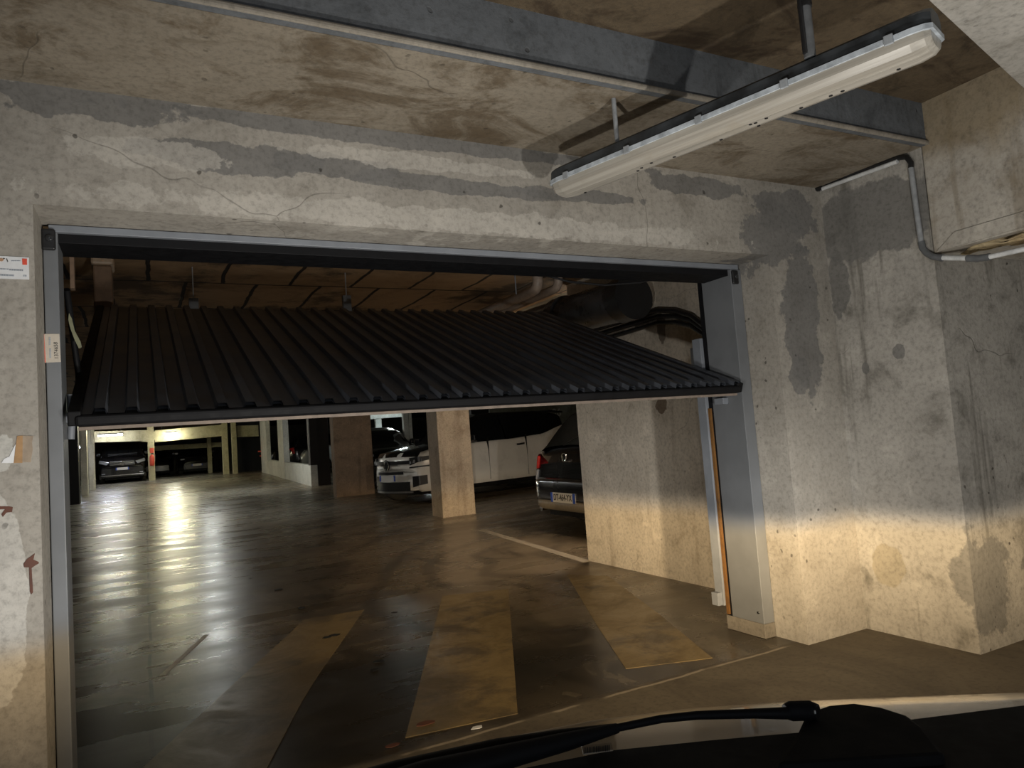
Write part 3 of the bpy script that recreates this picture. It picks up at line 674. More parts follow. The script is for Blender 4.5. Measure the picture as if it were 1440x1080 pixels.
# suspension rods
A = at(868, 200, z=2.212); b = MB(); b.tube([(A.x, A.y, 2.205), (A.x, A.y, 2.38 if A.y > SE else 2.585)], .009, 10); tag(b.build('suspension_rod', M_conduit), 'short thin rod carrying the far end of the tube light', 'rod')
A = at(1139, 78, z=2.212); b = MB(); b.tube([(A.x, A.y, 2.205), (A.x, A.y, 2.585)], .017, 12); 
rd = tag(b.build('suspension_rod', M_conduitd), 'thick dark rod and cable carrying the near end of the tube light', 'rod')
b = MB(); b.tube([(A.x, A.y, 2.36), (A.x, A.y, 2.375)], .021, 12); b.build('clamp_ring', M_plastic, rd)
b = MB(); b.tube([(A.x-.02, A.y, 2.215), (A.x-.022, A.y, 2.585)], .007, 8); b.build('power_cable', M_plastic, rd)
# ------------------------------------------------------------------ conduit on the right wall
XC = XR-.022
cn = empty('conduit', tuple(at(1300, 300, x=XC)), 0, 'grey electrical conduit running down and around the boxed beam', 'conduit')
b = MB(); A = at(1155, 266, x=XC); B = at(1262, 227, x=XC); b.tube([A, B], .011, 10); P(b, 'top_run', M_white, cn)
b = MB(); A2 = at(1143, 263, x=XC); b.tube([at(1141, 267, x=XC), at(1157, 264, x=XC)], .016, 10); P(b, 'black_end_cap', M_plastic, cn); b = MB()
b.tube([at(1150, 262, x=XC+.006), at(1263, 222, x=XC+.006), at(1275, 221, x=XC+.004), at(1281, 229, x=XC), at(1281, 236, x=XC)], .013, 10); P(b, 'black_fittings', M_plastic, cn)
b = MB(); b.tube([at(1281, 236, x=XC), at(1288, 290, x=XC), at(1295.5, 342, x=XC)], .0125, 12); P(b, 'vertical_run', M_conduit, cn)
b = MB(); pts = [(1295.5, 340), (1297.5, 349), (1303, 356), (1312, 361), (1323, 362.5)]; b.tube([at(px, py, x=XC) for px, py in pts], .0155, 12); P(b, 'elbow', M_conduitd, cn)
b = MB(); b.tube([at(1323, 362.5, x=XC), at(1360, 363, x=XC)], .012, 12); P(b, 'short_run', M_white, cn)
b = MB(); b.tube([at(1360, 363, x=XC), at(1375, 363.5, x=XC), at(1392, 361, x=XC)], .016, 12); P(b, 'coupling', M_conduitd, cn); b = MB(); b.tube([at(1322, 362.5, x=XC), at(1326, 362.5, x=XC)], .017, 12); P(b, 'coupling', M_conduitd, cn)
p0, p1 = at(1392, 361, x=XC), at(1446, 349, x=XC); b = MB(); b.tube([p0, p1, p1+(p1-p0)*4], .0115, 12); P(b, 'long_run', M_white, cn)
# foam and rubble packed under the boxed beam
bm = bmesh.new(); bmesh.ops.create_icosphere(bm, subdivisions=4, radius=1)
for v in bm.verts:
    v.co = Vector((v.co.x*.06, v.co.y*.62, v.co.z*.03)); d = mnoise.noise_vector(v.co*14)*.02; v.co += d
me = bpy.data.meshes.new('foam_filling'); bm.to_mesh(me); bm.free(); me.materials.append(M_foam)
for p in me.polygons: p.use_smooth = True
o = bpy.data.objects.new('foam_filling', me); COL.objects.link(o); o.location = (XR+.085, 1.35, BZ-.012); tag(o, 'crusted yellow foam filling under the boxed beam', 'foam')
# wall under the boxed beam (recess)
slab_quad('wall_recess', M_wallr, (XR+.8, XR+1.0, -3.5, 2.04, -.1, BZ))

# ------------------------------------------------------------------ cars
M_tyre = plain('tyre_rubber', (.05, .047, .042), .85, spec=.2)
M_alloy = plain('alloy_rim', (.3, .3, .31), .35, .8)
M_glass = plain('dark_car_glass', (.006, .007, .008), .06, 0, .7, nscale=2)
M_chrome = plain('chrome_trim', (.6, .6, .6), .15, 1)
M_plate = plain('white_plate', (.62, .6, .56), .4, namp=.02)
M_blue = plain('plate_blue', (.03, .08, .4), .4)
M_hl = plain('headlamp_glass', (.35, .36, .38), .1, .3, .8, 1)
M_redl = plain('tail_lamp_red', (.35, .01, .01), .12, 0, .8, 1)
def car_paint(n, c, r=.3): return plain(n, c, r, 0, .5, .7, nscale=2, namp=.04)
def interp(pts, x):
    if x <= pts[0][0]: return pts[0][1]
    for (a, b_), (c_, d) in zip(pts, pts[1:]):
        if x <= c_:
            t = (x-a)/(c_-a); t = t*t*(3-2*t)*.5+t*.5; return b_+(d-b_)*t
    return pts[-1][1]
def car(label, loc, rz, L=4.0, W=1.76, H=1.58, paint=None, roofp=None, bon=((0, .62), (.05, .8), (.2, .93), (.9, 1.03), (1.15, 1.07)), belt=((1.15, 1.07), (3.2, 1.12), (4, 1.1)), roof=((1.15, 1.07), (1.85, 1.48), (2.4, 1.57), (3.3, 1.56), (3.75, 1.45), (3.95, 1.1)), wf=.8, wr=3.34, R=.315, front_round=.28, group=None, trim=None, bow=.12):
    """local x: 0 at the nose to L at the tail; y left/right; z up"""
    c = empty('car', loc, rz, label, 'car', group)
    hw = W/2
    top = [p for p in bon]+[p for p in belt if p[0] > bon[-1][0]]
    def halfw(x):
        f = min(1, x/.55); r = min(1, (L-x)/.45)
        return hw*(1-front_round*(1-math.sin(f*math.pi/2))**1.0)*(1-.18*(1-math.sin(r*math.pi/2)))
    xs = sorted(set([0, .02, .06, .12, .2, .3, .42, .55, .7]+[L*k/34 for k in range(1, 34)]+[L-.02, L-.06, L-.12, L-.2, L-.32, L]+[wf+(R+.07)*math.cos(a*math.pi/12) for a in range(13)]+[wr+(R+.07)*math.cos(a*math.pi/12) for a in range(13)]))
    Ra = R+.065
    def zb(x):
        z = .2 if .35 < x < L-.3 else .2+.06*(1 if x < .1 or x > L-.1 else .4)
        for w in (wf, wr):
            d = abs(x-w)
            if d < Ra: z = max(z, R+math.sqrt(max(0, Ra*Ra-d*d)))
        return z
    rows = []; 
    for x in xs:
        w = halfw(x); zt = interp(top, x)
        if x > L-.12: zt = zt-.02-(x-(L-.12))*1.2
        z0 = zb(x); zs = zt-.07
        z0 = min(z0, zs-.05)
        mid = z0+(zs-z0)*.55
        half = [(w*.86, z0), (w*.985, z0+.015), (w*1.0, z0+(zs-z0)*.3), (w*1.0, mid), (w*.985, z0+(zs-z0)*.82), (w*.955, zs), (w*.9, zs+.045), (w*.8, zt-.005), (w*.4, zt+.015), (0, zt+.02)]
        def bx(a): return x+bow*(a/hw)**2*max(0, 1-x/1.2)-.08*(0 if bow == .12 else 0)
        rows.append([(bx(a), -a, z) for a, z in half]+[(bx(a), a, z) for a, z in reversed(half[:-1])])
    b = MB(); b.grid(rows, True)
    b.add(rows[0], [tuple(range(len(rows[0])))]); b.add(rows[-1], [tuple(range(len(rows[0])))])
    b.build('body', paint, c)
    b = MB(); b.box(.3, L-.12, -hw*.72, hw*.72, .17, .7); b.build('underbody', M_black, c)
    # greenhouse
    x0, x1 = roof[0][0], roof[-1][0]
    gx = sorted(set([x0+(x1-x0)*k/30 for k in range(31)]+[p[0] for p in roof]))
    xa = roof[1][0]; xb = roof[-2][0]
    rows = []
    for x in gx:
        zr = interp(roof, x); zbel = interp(top, x)-.03; w = halfw(x); t = min(1, (zr-zbel)/(H-1.0))
        wb = w*.91; wt = wb-.2*t
        rows.append([(x, -wb, zbel), (x, -wt, max(zbel, zr-.06)), (x, -wt*.86, max(zbel, zr-.012)), (x, -wt*.5, max(zbel, zr)+.012), (x, 0, max(zbel, zr)+.018), (x, wt*.5, max(zbel, zr)+.012), (x, wt*.86, max(zbel, zr-.012)), (x, wt, max(zbel, zr-.06)), (x, wb, zbel)])
    n = 9; bs = {'left_side_windows': MB(), 'right_side_windows': MB(), 'windscreen': MB(), 'roof': MB(), 'rear_window': MB()}
    pill = [xa+.02, (xa+xb)/2-.05, xb-.25]
    for i in range(len(rows)-1):
        xm = (gx[i]+gx[i+1])/2
        for k in range(n-1):
            q = [rows[i][k], rows[i][k+1], rows[i+1][k+1], rows[i+1][k]]
            if k in (0, 7):
                key = 'right_side_windows' if k else 'left_side_windows'
                if xm > xb-.12 or any(abs(xm-p_) < .035 for p_ in pill): key = ('window_pillar', k, 9 if xm > xb-.12 else min(range(3), key=lambda i_: abs(xm-pill[i_])))
            elif k in (1, 6): key = 'roof'
            elif xm < xa-.02: key = 'windscreen'
            elif xm > xb+.04: key = 'rear_window'
            else: key = 'roof'
            bs.setdefault(key, MB()).add(q, [(0, 1, 2, 3)], True)
    for k, bb in bs.items():
        if bb.v: 
            ip = isinstance(k, tuple); o = bb.build(k[0] if ip else k, roofp if k == 'roof' else ((trim or paint) if ip else M_glass), c)
            bm = bmesh.new(); bm.from_mesh(o.data); bmesh.ops.remove_doubles(bm, verts=bm.verts, dist=.0005); bm.to_mesh(o.data); bm.free()
    # wheels
    for x in (wf, wr):
        for s_ in (-1, 1):
            yy = s_*(hw-.02)
            b = MB(); b.lathe([(-s_*.2, R*.6), (-s_*.2, R*.92), (-s_*.17, R), (-s_*.03, R), (0, R*.93), (0, R*.68), (-s_*.02, R*.62)], (x, yy, R), 'y', 32); wh = b.build('wheel', M_tyre, c)
            b = MB()
            b.lathe([(-s_*.02, R*.64), (-s_*.03, R*.58), (-s_*.1, R*.56)], (x, yy, R), 'y', 28); b.lathe([(-s_*.02, .05), (-s_*.015, .0001)], (x, yy, R), 'y', 12)
            for k in range(5):
                a = k*2*math.pi/5; d = Vector((math.cos(a), 0, math.sin(a))); t = Vector((-math.sin(a), 0, math.cos(a)))*.032; q = Vector((x, yy-s_*.03, R))
                b.prism([q+d*.03-t, q+d*.03+t, q+d*R*.6+t*.8, q+d*R*.6-t*.8], (0, -s_*.03, 0))
            b.build('rim', M_alloy, wh)
            b = MB(); b.lathe([(-s_*.19, R*.62), (-s_*.12, .0001)], (x, yy, R), 'y', 20); b.build('hub_shadow_disc', M_black, wh)
    # mirrors
    for s_ in (-1, 1):
        x = x0+.28; b = MB(); b.box(x-.05, x+.05, s_*(hw+.02)-.09, s_*(hw+.02)+.09, interp(top, x)-.01, interp(top, x)+.13); b.build('wing_mirror', trim or paint, c, bevel=.03, seg=3)
    c['halfw'] = hw
    return c
def side_bits(c, xs, hw, z, mat=M_black):
    for x in xs:
        b = MB(); b.tube([(x-.09, -hw-.012, z), (x-.05, -hw-.03, z), (x+.08, -hw-.03, z+.01), (x+.11, -hw-.012, z+.01)], .017, 8); b.build('door_handle', mat, c)
    for x in (xs[0]+.2, xs[1]+.22, xs[0]-.85):
        b = MB(); b.box(x-.003, x+.003, -hw-.002, -hw+.05, .32, z+.2); b.build('door_seam', M_black, c)
def plate(c, x, y, z, body, face, w=.52, h=.11):
    """face -1: on the nose, +1: on the tail"""
    b = MB(); b.box(x-.006, x+.006, y-w/2, y+w/2, z-h/2, z+h/2); p = b.build('licence_plate', M_plate, c)
    b = MB()
    s_ = face; xo = x+s_*.0085
    b.box(min(xo, x), max(xo, x), y-w/2*1.0, y-w/2+.045, z-h/2, z+h/2); b.build('blue_band', M_blue, p); b = MB(); b.box(min(xo, x), max(xo, x), y+w/2-.045, y+w/2, z-h/2, z+h/2); b.build('blue_band', M_blue, p)
    if body:
        ex_ = Vector((0, -1, 0)) if face < 0 else Vector((0, 1, 0))
        text('plate_text', body, h*.9, M_dprint, p, basis((xo, y, z), ex_, (0, 0, 1)) @ Matrix.Diagonal((.83, 1, 1, 1)), .001, .0018)
    return p
white = car_paint('white_car_paint', (.82, .79, .73)); blackp = car_paint('black_car_paint', (.006, .006, .007), .22)
th = math.radians(16)
WC = (4.05, 13.15, gz(13.5))
wc = car('white hatchback with black roof parked behind the front pillar', WC, th, 4.3, 1.78, 1.63, white, blackp, trim=blackp, bow=.3, wf=.72, wr=3.55,
    bon=((0, .66), (.03, .84), (.12, .94), (.5, 1.0), (.95, 1.06), (1.1, 1.08)), belt=((1.1, 1.08), (2.4, 1.1), (3.3, 1.15), (4.05, 1.32), (4.3, 1.2)),
    roof=((1.1, 1.07), (1.8, 1.55), (2.3, 1.63), (3.5, 1.63), (4.05, 1.55), (4.25, 1.25)), front_round=.2)
side_bits(wc, (2.62, 3.62), .89, .95)
# nose details of the white car (curved with the nose)
def nose_strip(c, name, mat, zc, h, y0, y1, L=4.0, W=1.78, fr=.2, off=.012, n=16, h1=None):
    """a band that follows the rounded nose between lateral positions y0..y1"""
    hw = W/2; rows = [[], []]; rb = [[], []]
    def xof(yv):
        a = abs(yv)/hw
        bw = .3*a*a
        if a <= 1-fr: return bw
        f = (a-(1-fr))/fr; q = .55*math.asin(min(1, f))/(math.pi/2); return q+bw*(1-q/1.2)
    for k in range(n+1):
        yv = y0+(y1-y0)*k/n; x = xof(yv); t = k/n
        hh = h if h1 is None else h+(h1-h)*t
        zz = zc if not isinstance(zc, tuple) else zc[0]+(zc[1]-zc[0])*t
        for j, sgn in enumerate((-1, 1)):
            rows[j].append((x-off, yv*1.0+(-off*.6 if yv < -.6 else 0), zz+sgn*hh/2)); rb[j].append((x+.03, yv*.98, zz+sgn*hh/2))
    b = MB(); b.grid(rows, True); b.grid([rows[0], rb[0]], False); b.grid([rows[1], rb[1]], False)
    return b.build(name, mat, c)
nose_strip(wc, 'upper_grille', M_plastic, .78, .07, -.6, .6)
nose_strip(wc, 'headlight', M_plastic, (.79, .86), .14, -.56, -.87, h1=.05)
nose_strip(wc, 'headlight', M_plastic, (.79, .86), .14, .56, .87, h1=.05)
for s_ in (-1, 1):
    for yy, zz in ((.58, .77), (.66, .79), (.74, .81)):
        b = MB(); x = .55*math.asin(max(0, min(1, (yy/.89-.8)/.2)))/(math.pi/2)+.3*(yy/.89)**2*.95; b.box(x-.022, x-.008, s_*yy-.025, s_*yy+.025, zz-.025, zz+.03); b.build('headlight_lens', M_hl, wc, bevel=.006)
    nose_strip(wc, 'fog_intake', M_plastic, (.42, .45), .2, s_*.6, s_*.78, h1=.16)
    b = MB(); 
nose_strip(wc, 'chrome_bumper_strip', M_plastic, (.68, .7), .025, -.55, -.8)
nose_strip(wc, 'middle_grille', M_plastic, .585, .05, -.42, .42)
nose_strip(wc, 'lower_grille', M_plastic, .34, .16, -.55, .55)
nose_strip(wc, 'skid_plate', M_alloy, .235, .035, -.6, .6)
nose_strip(wc, 'chrome_grille_bar', M_chrome, .735, .012, -.3, .3, off=.018)
b = MB(); b.lathe([(-.02, .0001), (-.02, .075), (-.012, .095), (0, .095)], (-.012, 0, .74), 'x', 20); em = b.build('emblem', M_plastic, wc)
b = MB()
for dz in (-.005, .035):
    b.prism([(-.04, -.055, .71+dz), (-.04, 0, .745+dz), (-.04, .055, .71+dz), (-.04, .055, .725+dz), (-.04, 0, .765+dz), (-.04, -.055, .725+dz)], (.006, 0, 0))
b.tube([(-.04, .08*math.cos(a*math.pi/12), .74+.1*math.sin(a*math.pi/12)) for a in range(25)], .007, 6, caps=False)
b.build('emblem_chevrons', M_chrome, em)
plate(wc, -.02, .0, .5, 'EX·730·RY'[:0] or None, -1)
b = MB(); b.box(.15, 1.05, -.62, .62, .99, 1.0); 
# dark sheen on the bonnet, put in as a black panel
rows = []
for x in (.05, .12, .3, .5, .7, .95, 1.1):
    zt = interp(((0, .66), (.03, .84), (.12, .94), (.5, 1.0), (.95, 1.06), (1.1, 1.08)), x)+.028
    rows.append([(x+.3*(yv/.89)**2*(1-x/1.2), yv, zt-abs(yv)**2*.03) for yv in (-.68, -.4, 0, .4, .68)])
b = MB(); b.grid(rows); b.build('bonnet_sheen', blackp, wc)
# roof rails / spoiler
b = MB(); b.prism([(3.85, -.6, 1.6), (4.34, -.55, 1.56), (4.34, .55, 1.56), (3.85, .6, 1.6)], (0, 0, .035)); b.build('roof_spoiler', blackp, wc, bevel=.01)
b = MB(); b.box(1.3, 3.1, -.895, -.8, .2, .27); b.build('sill_trim', M_black, wc)

# black hatchback, tail towards the aisle
BL = 4.05
bc = car('black hatchback seen from behind with plate DT-464-YX', (4.22+BL, 7.0, 0), math.pi, BL, 1.74, 1.45, blackp, blackp,
    bon=((0, .55), (.05, .75), (.2, .84), (.9, .93), (1.2, .96)), belt=((1.2, .96), (2.8, .98), (3.7, 1.0), (4.05, .95)),
    roof=((1.2, .96), (1.9, 1.36), (2.4, 1.45), (3.2, 1.44), (3.55, 1.38), (3.98, .98)), wr=3.27, wf=.82)
plate(bc, BL+.06, .0, .41, 'DT-464-YX', 1)
b = MB(); b.box(BL-.1, BL+.04, -.78, .78, .47-.14, .56); 
M_grey = plain('grey_bumper_plastic', (.06, .055, .05), .5)
b = MB(); 
for sgn in (1,):
    rows = []
    for yv in [(-.87+1.74*k/20) for k in range(21)]:
        a = abs(yv)/.87; x = BL+.05-(.32*max(0, (a-.7)/.3)**2)
        rows.append([(x-.12, yv, .63), (x-.03, yv, .625), (x, yv, .58), (x, yv, .4), (x-.02, yv, .36)])
b.grid(rows); b.build('rear_bumper', blackp, bc)
b = MB(); rows = []
for yv in [(-.84+1.68*k/20) for k in range(21)]:
    a = abs(yv)/.84; x = BL+.055-(.34*max(0, (a-.7)/.3)**2)
    rows.append([(x-.1, yv, .37), (x, yv, .365), (x, yv, .29), (x-.06, yv, .25)])
b.grid(rows); b.build('lower_bumper', plain('champagne_bumper_trim', (.2, .17, .13), .45), bc)
for s_ in (-1, 1):
    b = MB(); b.prism([(BL-.0, s_*.55, .88), (BL-.16, s_*.8, .9), (BL-.18, s_*.83, .74), (BL-.0, s_*.6, .73)], (.035, s_*.02, 0)); b.build('tail_lamp', M_redl, bc, bevel=.01)
    b = MB(); b.prism([(BL-.0, s_*.6, .72), (BL-.18, s_*.84, .73), (BL-.18, s_*.84, .62), (BL-.0, s_*.64, .6)], (.035, s_*.02, 0)); o = b.build('tail_lamp', M_hl, bc, bevel=.01); o['label'] = 'clear lower lens of the tail lamp'
b = MB(); b.lathe([(0, .05), (.012, .05), (.014, .042), (.006, .042)], (BL, 0, .86), 'x', 20); em = b.build('badge', M_chrome, bc)
b = MB(); b.prism([(BL+.012, -.03, .89), (BL+.012, -.022, .89), (BL+.012, 0, .83), (BL+.012, .022, .89), (BL+.012, .03, .89), (BL+.012, 0, .815)], (.004, 0, 0)); b.build('badge_mark', M_chrome, em)
b = MB(); b.tube([(BL-.1, -.58, .27), (BL+.03, -.58, .26)], .032, 14); b.build('exhaust_pipe', M_chrome, bc)
b = MB(); b.tube([(BL+.0, -.0, 1.0), (BL-.1, .25, 1.1), (BL-.2, .45, 1.2)], .008, 6); b.build('rear_wiper', M_plastic, bc)

# black van at the end of the aisle, nose towards us
vb = at(173, 680, y=37.2)
van = car('black van parked nose-out at the far end of the aisle', (-.93, 36.9, gz(37)), math.pi/2, 5.0, 1.93, 1.9, blackp, blackp,
    bon=((0, .75), (.06, .98), (.25, 1.1), (.8, 1.24), (.95, 1.27)), belt=((.95, 1.27), (4.7, 1.25), (5, 1.2)), roof=((.95, 1.27), (1.75, 1.8), (2.2, 1.9), (4.6, 1.9), (4.85, 1.8), (4.97, 1.3)), wf=.95, wr=4.15, R=.33, front_round=.12, trim=blackp)
van['category'] = 'van'; van.name = 'van'
for s_ in (-1, 1):
    b = MB(); b.prism([(-.02, s_*.52, .95), (.03, s_*.9, 1.06), (.1, s_*.93, .93), (-.02, s_*.62, .83)], (.06, 0, 0)); b.build('headlight', M_hl, van, bevel=.01)
    b = MB(); b.box(-.02, .02, s_*.75-.07, s_*.75+.07, .42, .46); b.build('fog_light', M_hl, van)
b = MB(); b.box(-.03, .02, -.5, .5, .78, .99); gr = b.build('radiator_grille', M_plastic, van, bevel=.02)
b = MB()
for z in (.82, .88, .94): b.box(-.04, -.028, -.48, .48, z-.008, z+.008)
b.build('grille_slats', M_chrome, gr)
b = MB(); b.tube([(-.045, .1*math.cos(a*math.pi/12), .88+.1*math.sin(a*math.pi/12)) for a in range(25)], .011, 6, caps=False)
for a in (90, 210, 330): b.tube([(-.045, 0, .88), (-.045, .1*math.cos(math.radians(a)), .88+.1*math.sin(math.radians(a)))], .009, 6)
b.build('star_emblem', M_chrome, gr)
plate(van, -.035, 0, .64, None, -1)
b = MB(); b.box(-.02, .1, -.86, .86, .34, .37); b.build('bumper_trim', M_chrome, van)
b = MB(); b.box(1.0, 1.06, -.6, .6, 1.31, 1.33); b.build('windscreen_wiper', M_plastic, van)
# dark parked cars, partly seen
d1 = car('dark car with glinting headlights deep in the far bay', (at(277, 650, y=41).x, 41, gz(41)), math.pi/2, 4.2, 1.75, 1.5, blackp, blackp)
for s_ in (-1, 1):
    b = MB(); b.box(-.03, .06, s_*.68-.1, s_*.68+.1, .76, .84); b.build('headlight', M_hl, d1, bevel=.02)
plate(d1, -.02, 0, .48, None, -1)
d2 = car('dark low car half hidden right of the column with the extinguisher', (at(219, 650, y=42).x, 42, gz(42)), math.pi/2, 4.2, 1.75, 1.42, blackp, blackp)
d3 = car('dark car with glossy windscreen between the brown pillar and the white car', (at(556, 620, y=17.6).x, 17.6, gz(17.6)), math.radians(88), 4.2, 1.78, 1.55, blackp, blackp)
for s_ in (-1, 1):
    b = MB(); b.box(.02, .12, s_*.68-.12, s_*.68+.12, .8, .88); b.build('headlight', M_hl, d3, bevel=.03)
silver = car_paint('silver_car_paint', (.3, .31, .3))
d4 = car('silver car seen over the low wall beside the dark pillar', (at(421, 640, y=29.5).x, 29.5, gz(29.5)), math.radians(-8), 4.2, 1.78, 1.55, silver, silver)
d5 = car('black car with lit red tail lamp beyond the low wall', (at(407, 640, y=33).x+4.2, 33.6, gz(33.6)), math.radians(180), 4.2, 1.78, 1.62, blackp, blackp)
for s_ in (-1, 1):
    b = MB(); b.prism([(4.13, s_*.55, 1.02), (4.02, s_*.86, 1.05), (4.0, s_*.87, .78), (4.14, s_*.6, .82)], (.06, 0, 0)); b.build('tail_lamp', M_redl, d5, bevel=.01)
d6 = car('dark small car between the two slim pillars on the low wall', (at(378, 640, y=36.5).x, 36.6, gz(36.6)), math.radians(-5), 4.0, 1.7, 1.45, blackp, blackp)

# ------------------------------------------------------------------ our own car: bonnet, wiper, dash
oc = empty('vehicle', tuple(at(1100, 1040, z=.9)), 0, 'dark bonnet, wiper and dashboard of the car the photo is taken from', 'car')
ZE = .80
far = [at(px, py, z=ZE) for px, py in ((330, 1135), (480, 1097), (600, 1064), (720, 1035), (833, 1013), (979, 995), (1125, 985), (1280, 980), (1440, 977), (1640, 975), (1900, 980))]
nearr = [at(px, py+22, z=.862) for px, py in ((330, 1200), (480, 1150), (600, 1120), (728, 1082), (862, 1055), (1000, 1041), (1125, 1028), (1280, 1012), (1440, 995), (1640, 975), (1900, 965))]
rows = []
hd = Vector((math.sin(math.radians(32)), math.cos(math.radians(32)), 0))
for t in (0, .25, .5, .75, 1): rows.append([a.lerp(c_, t)+Vector((0, 0, .012*math.sin(t*math.pi))) for a, c_ in zip(nearr, far)])
rows.append([p+hd*.05-Vector((0, 0, .03)) for p in far]); rows.append([p+hd*.1-Vector((0, 0, .1)) for p in far]); rows.append([p+hd*.12-Vector((0, 0, .4)) for p in far])
M_bonnet = car_paint('bonnet_wall_reflection', (.5, .42, .3), .28)  # beige stands for the lit wall's reflection, put into the bonnet colour
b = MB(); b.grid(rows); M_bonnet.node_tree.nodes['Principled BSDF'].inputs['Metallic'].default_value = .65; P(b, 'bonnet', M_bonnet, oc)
pts = [(330, 1200), (480, 1150), (600, 1120), (728, 1082), (862, 1055), (1000, 1041), (1125, 1030), (1280, 1012), (1440, 992), (1640, 970), (1900, 960)]
de = [at(px, py, z=.885) for px, py in pts]
b = MB(); b.grid([[p-Vector((0, 0, .05)) for p in de], de, [p-hd*.12+Vector((0, 0, .0)) for p in de], [p-hd*.3-Vector((0, 0, .03)) for p in de], [p-hd*.3-Vector((0, 0, .4)) for p in de]])
M_dash = plain('black_dashboard', (.006, .006, .0065), .8, spec=.2)
P(b, 'dashboard', M_dash, oc)
zw = .9
def wpt(px, py, z=zw): return at(px, py, z=z)
b = MB(); b.tube([wpt(420, 1130, .89), wpt(560, 1086, .89), wpt(700, 1053, .89), wpt(790, 1036, .89), wpt(868, 1024, .893)], [.011, .009, .008, .006, .004], 10); P(b, 'wiper_blade', M_edge, oc)
b = MB(); b.tube([wpt(440, 1150), wpt(600, 1093), wpt(720, 1062), wpt(800, 1042), wpt(868, 1024)], [.015, .012, .009, .007, .004], 10); P(b, 'blade_holder', M_edge, oc)
b = MB(); b.tube([wpt(866, 1024), wpt(930, 1011), wpt(980, 1006), wpt(1060, 1003.5), wpt(1110, 1003)], [.0032, .0033, .0035, .004, .005], 10); P(b, 'wiper_arm', M_edge, oc)
b = MB(); b.tube([wpt(1104, 1001), wpt(1112, 1000), wpt(1140, 999), wpt(1150, 1001)], [.006, .008, .008, .006], 12); P(b, 'arm_joint', M_edge, oc)
b = MB(); pv = [(1118, 1034), (1128, 1012), (1145, 997), (1165, 990), (1200, 987), (1240, 993), (1275, 1004), (1300, 1022), (1330, 1060), (1090, 1075)]
b.prism([wpt(px, py, .893) for px, py in pv], (0, 0, -.03)); P(b, 'wiper_pivot_cover', M_dash, oc, bevel=.004)
b = MB(); b.tube([wpt(1145, 1001.5, .905), wpt(1147, 1001.5, .905)], .0015, 8); P(b, 'pivot_screw', M_white, oc)
b = MB(); q = [at(px, py, z=.888) for px, py in ((818, 1050), (860, 1046), (862, 1056), (820, 1062))]; b.prism(q, (0, 0, .001)); o = P(b, 'sticker_reflection', plain('reflected_sticker_beige', (.3, .24, .17), .6), oc)  # windscreen reflection of a sticker, built as a sheet on the ledge
b = MB(); rnd = random.Random(5); x = 822
while x < 858:
    w = rnd.uniform(.7, 2.2); b.prism([at(px, py-(px-820)*.1, z=.8895) for px, py in ((x, 1052), (x+w, 1052), (x+w, 1060), (x, 1060))], (0, 0, .0005)); x += w+rnd.uniform(.7, 1.8)
P(b, 'reflected_barcode', M_dprint, oc)

# ------------------------------------------------------------------ lamps
def tube_lamp(px, py, Y, label, L_=1.2, along='x', pos=None, strength=40, col=(.85, .92, 1), z=None):
    p = at(px, py, y=Y) if pos is None else Vector(pos)
    l = empty('ceiling_lamp', tuple(p), 0 if along == 'x' else math.pi/2, label, 'lamp')
    b = MB(); b.box(-L_/2, L_/2, -.06, .06, .03, .09); b.build('lamp_housing', M_white, l)
    b = MB(); b.tube([(-L_/2+.03, 0, 0), (L_/2-.03, 0, 0)], .03, 10); b.build('lamp_tube', emit('lamp_glow', col, strength), l)
    top = IZ+gz(p.y)
    if top-p.z > .1:
        b = MB(); b.tube([(-.4, 0, .08), (-.4, 0, top-p.z)], .008, 6); b.tube([(.4, 0, .08), (.4, 0, top-p.z)], .008, 6); b.build('lamp_rods', M_conduit, l)
    return l
YEL = (1, .94, .62)
tube_lamp(155, 612, 36.0, 'bright lamp above the dark van', 1.0, strength=50, col=(.85, .88, 1))
tube_lamp(241.5, 609.5, 36.4, 'bright lamp in front of the yellow-lit beam', .5, strength=90, col=(1, .97, .8))
tube_lamp(110, 629, 30, 'small bluish lamp between the left columns', .3, strength=50, col=(.7, .75, 1))
tube_lamp(0, 0, 0, 'white aisle lamp hidden above the door panel', 1.2, 'y', (1.05, 14.0, 2.38), strength=30, col=(.95, .98, .95))
tube_lamp(0, 0, 0, 'second white aisle lamp further down the aisle', 1.2, 'y', (1.6, 22.0, 2.48), strength=100, col=(.95, .98, .92))
tube_lamp(0, 0, 0, 'yellowish aisle lamp nearer the van', 1.2, 'x', (-1.0, 28.0, 2.52), strength=32, col=YEL)
tube_lamp(0, 0, 0, 'added unseen yellowish lamp lighting the far bays', 1.2, 'x', (1.0, 30.5, 2.655), strength=75, col=YEL)  # added lamp kept out of sight, yellow light for the far bays
tube_lamp(0, 0, 0, 'white lamp over the far right bays', 1.2, 'x', (8.5, 25, 2.5), strength=40, col=(.9, 1, .97))

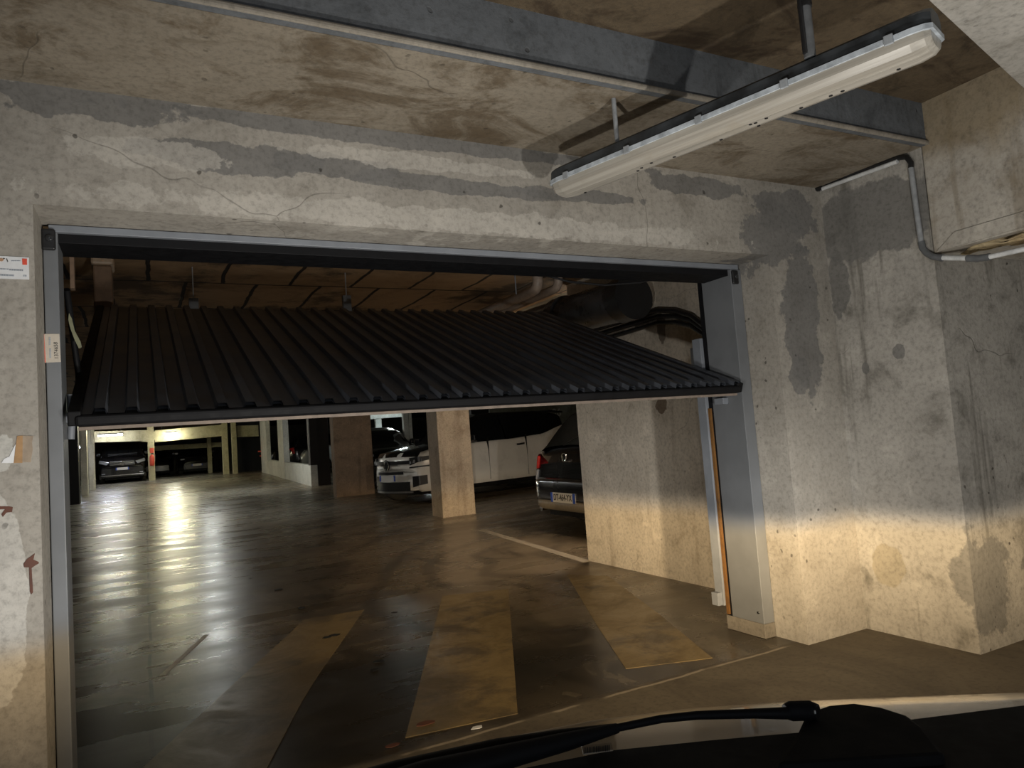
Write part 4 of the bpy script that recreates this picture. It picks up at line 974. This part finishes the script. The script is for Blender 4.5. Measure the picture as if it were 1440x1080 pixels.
tube_lamp(0, 0, 0, 'added unseen warm lamp brightening the pillar and white car', 1.2, 'x', (4.75, 6.1, 2.32), strength=95, col=(1, .8, .58))  # added out of sight to brighten the pillars and the white car
def headlamp(loc, power):
    ld = bpy.data.lights.new('headlamp', 'POINT'); ld.energy = power; ld.shadow_soft_size = .035; ld.use_nodes = True
    nt = ld.node_tree; n = nt.nodes; l = nt.links; em = n['Emission']
    g = n.new('ShaderNodeNewGeometry'); sp = n.new('ShaderNodeSeparateXYZ'); l.new(g.outputs['Incoming'], sp.inputs[0])
    def mt(op, a, b_=None, c_=None, cl=False):
        q = n.new('ShaderNodeMath'); q.operation = op; q.use_clamp = cl
        for v, i in ((a, 0), (b_, 1), (c_, 2)):
            if v is None: continue
            if isinstance(v, bpy.types.NodeSocket): l.new(v, q.inputs[i])
            else: q.inputs[i].default_value = v
        return q.outputs[0]
    def mr(a, f0, f1, t0, t1):
        q = n.new('ShaderNodeMapRange'); q.interpolation_type = 'SMOOTHSTEP'; l.new(a, q.inputs[0])
        for i, v in enumerate((f0, f1, t0, t1)): q.inputs[i+1].default_value = v
        return q.outputs[0]
    SG = HSIGN
    z = mt('MULTIPLY', sp.outputs[2], SG)
    az = math.radians(HAZ)
    fw = mt('MULTIPLY', mt('ADD', mt('MULTIPLY', sp.outputs[0], math.sin(az)), mt('MULTIPLY', sp.outputs[1], math.cos(az))), SG)
    pk = mt('POWER', mr(z, -.75, CUT, .0, 1), 3.6)
    beam_ = mt('MULTIPLY', mr(z, CUT+.02, CUT-.03, 0, 1), mt('ADD', pk, .035))
    beam_ = mt('MULTIPLY', beam_, mr(fw, .7, 1.0, .015, 1))
    # stray light that leaks above the cut-off
    stray = mt('MULTIPLY', mt('MULTIPLY', mr(fw, -.3, .6, .2, 1), mr(z, CUT-.25, CUT+.05, .15, 1)), STRAY)
    a2 = math.radians(25)
    fw2 = mt('MULTIPLY', mt('ADD', mt('MULTIPLY', sp.outputs[0], math.sin(a2)), mt('MULTIPLY', sp.outputs[1], math.cos(a2))), SG)
    stray = mt('ADD', stray, mt('MULTIPLY', mt('MULTIPLY', mt('MULTIPLY', mr(z, .32, .03, 0, 1), mr(z, CUT-.2, CUT, .2, 1)), mr(fw2, .9, .985, 0, 1)), .34))
    l.new(mt('ADD', beam_, stray), em.inputs['Strength'])
    mx = n.new('ShaderNodeMix'); mx.data_type = 'RGBA'; l.new(mr(z, CUT+.02, CUT-.03, 0, 1), mx.inputs[0]); mx.inputs[6].default_value = (1, .965, .9, 1); mx.inputs[7].default_value = (1, .76, .46, 1)
    l.new(mx.outputs[2], em.inputs['Color'])
    o = bpy.data.objects.new('headlamp', ld); COL.objects.link(o); o.location = loc
    return o
HSIGN, HAZ, CUT, STRAY = 1, 34, -.018, .165
hr_ = Vector((math.cos(math.radians(32)), -math.sin(math.radians(32)), 0))
for lat in (-.35, .95):
    p = hd*1.24+hr_*lat; headlamp((p.x, p.y, .66), 230)
def area(name, loc, target, sx, sy, power, col):
    ld = bpy.data.lights.new(name, 'AREA'); ld.shape = 'RECTANGLE'; ld.size = sx; ld.size_y = sy; ld.energy = power; ld.color = col
    o = bpy.data.objects.new(name, ld); COL.objects.link(o); o.location = loc
    o.rotation_euler = (Vector(target)-Vector(loc)).to_track_quat('-Z', 'Y').to_euler(); return o
area('entrance_fill', (-.6, -3.6, 1.5), (1.5, 2.6, 1.6), 2.5, 1.6, 12, (.82, .9, 1))  # added soft fill light from behind the camera
for o_ in COL.objects:
    if o_.parent is None and o_.get('category') == 'leaf': o_['group'] = 'leaves on the garage floor'
    if o_.name.startswith('painted_stripe'): o_['group'] = 'yellow stripes painted inside the entrance'
    if o_.name.startswith('ceiling_lamp'): o_['group'] = 'tube lamps of the parking aisle'
w = bpy.data.worlds.new('world'); S.world = w; w.use_nodes = True
w.node_tree.nodes['Background'].inputs[0].default_value = (.5, .55, .6, 1); w.node_tree.nodes['Background'].inputs[1].default_value = .02
S.view_settings.view_transform = 'Standard'; S.view_settings.look = 'None'; S.view_settings.exposure = 1.1; S.view_settings.gamma = 1
S.view_settings.use_curve_mapping = False
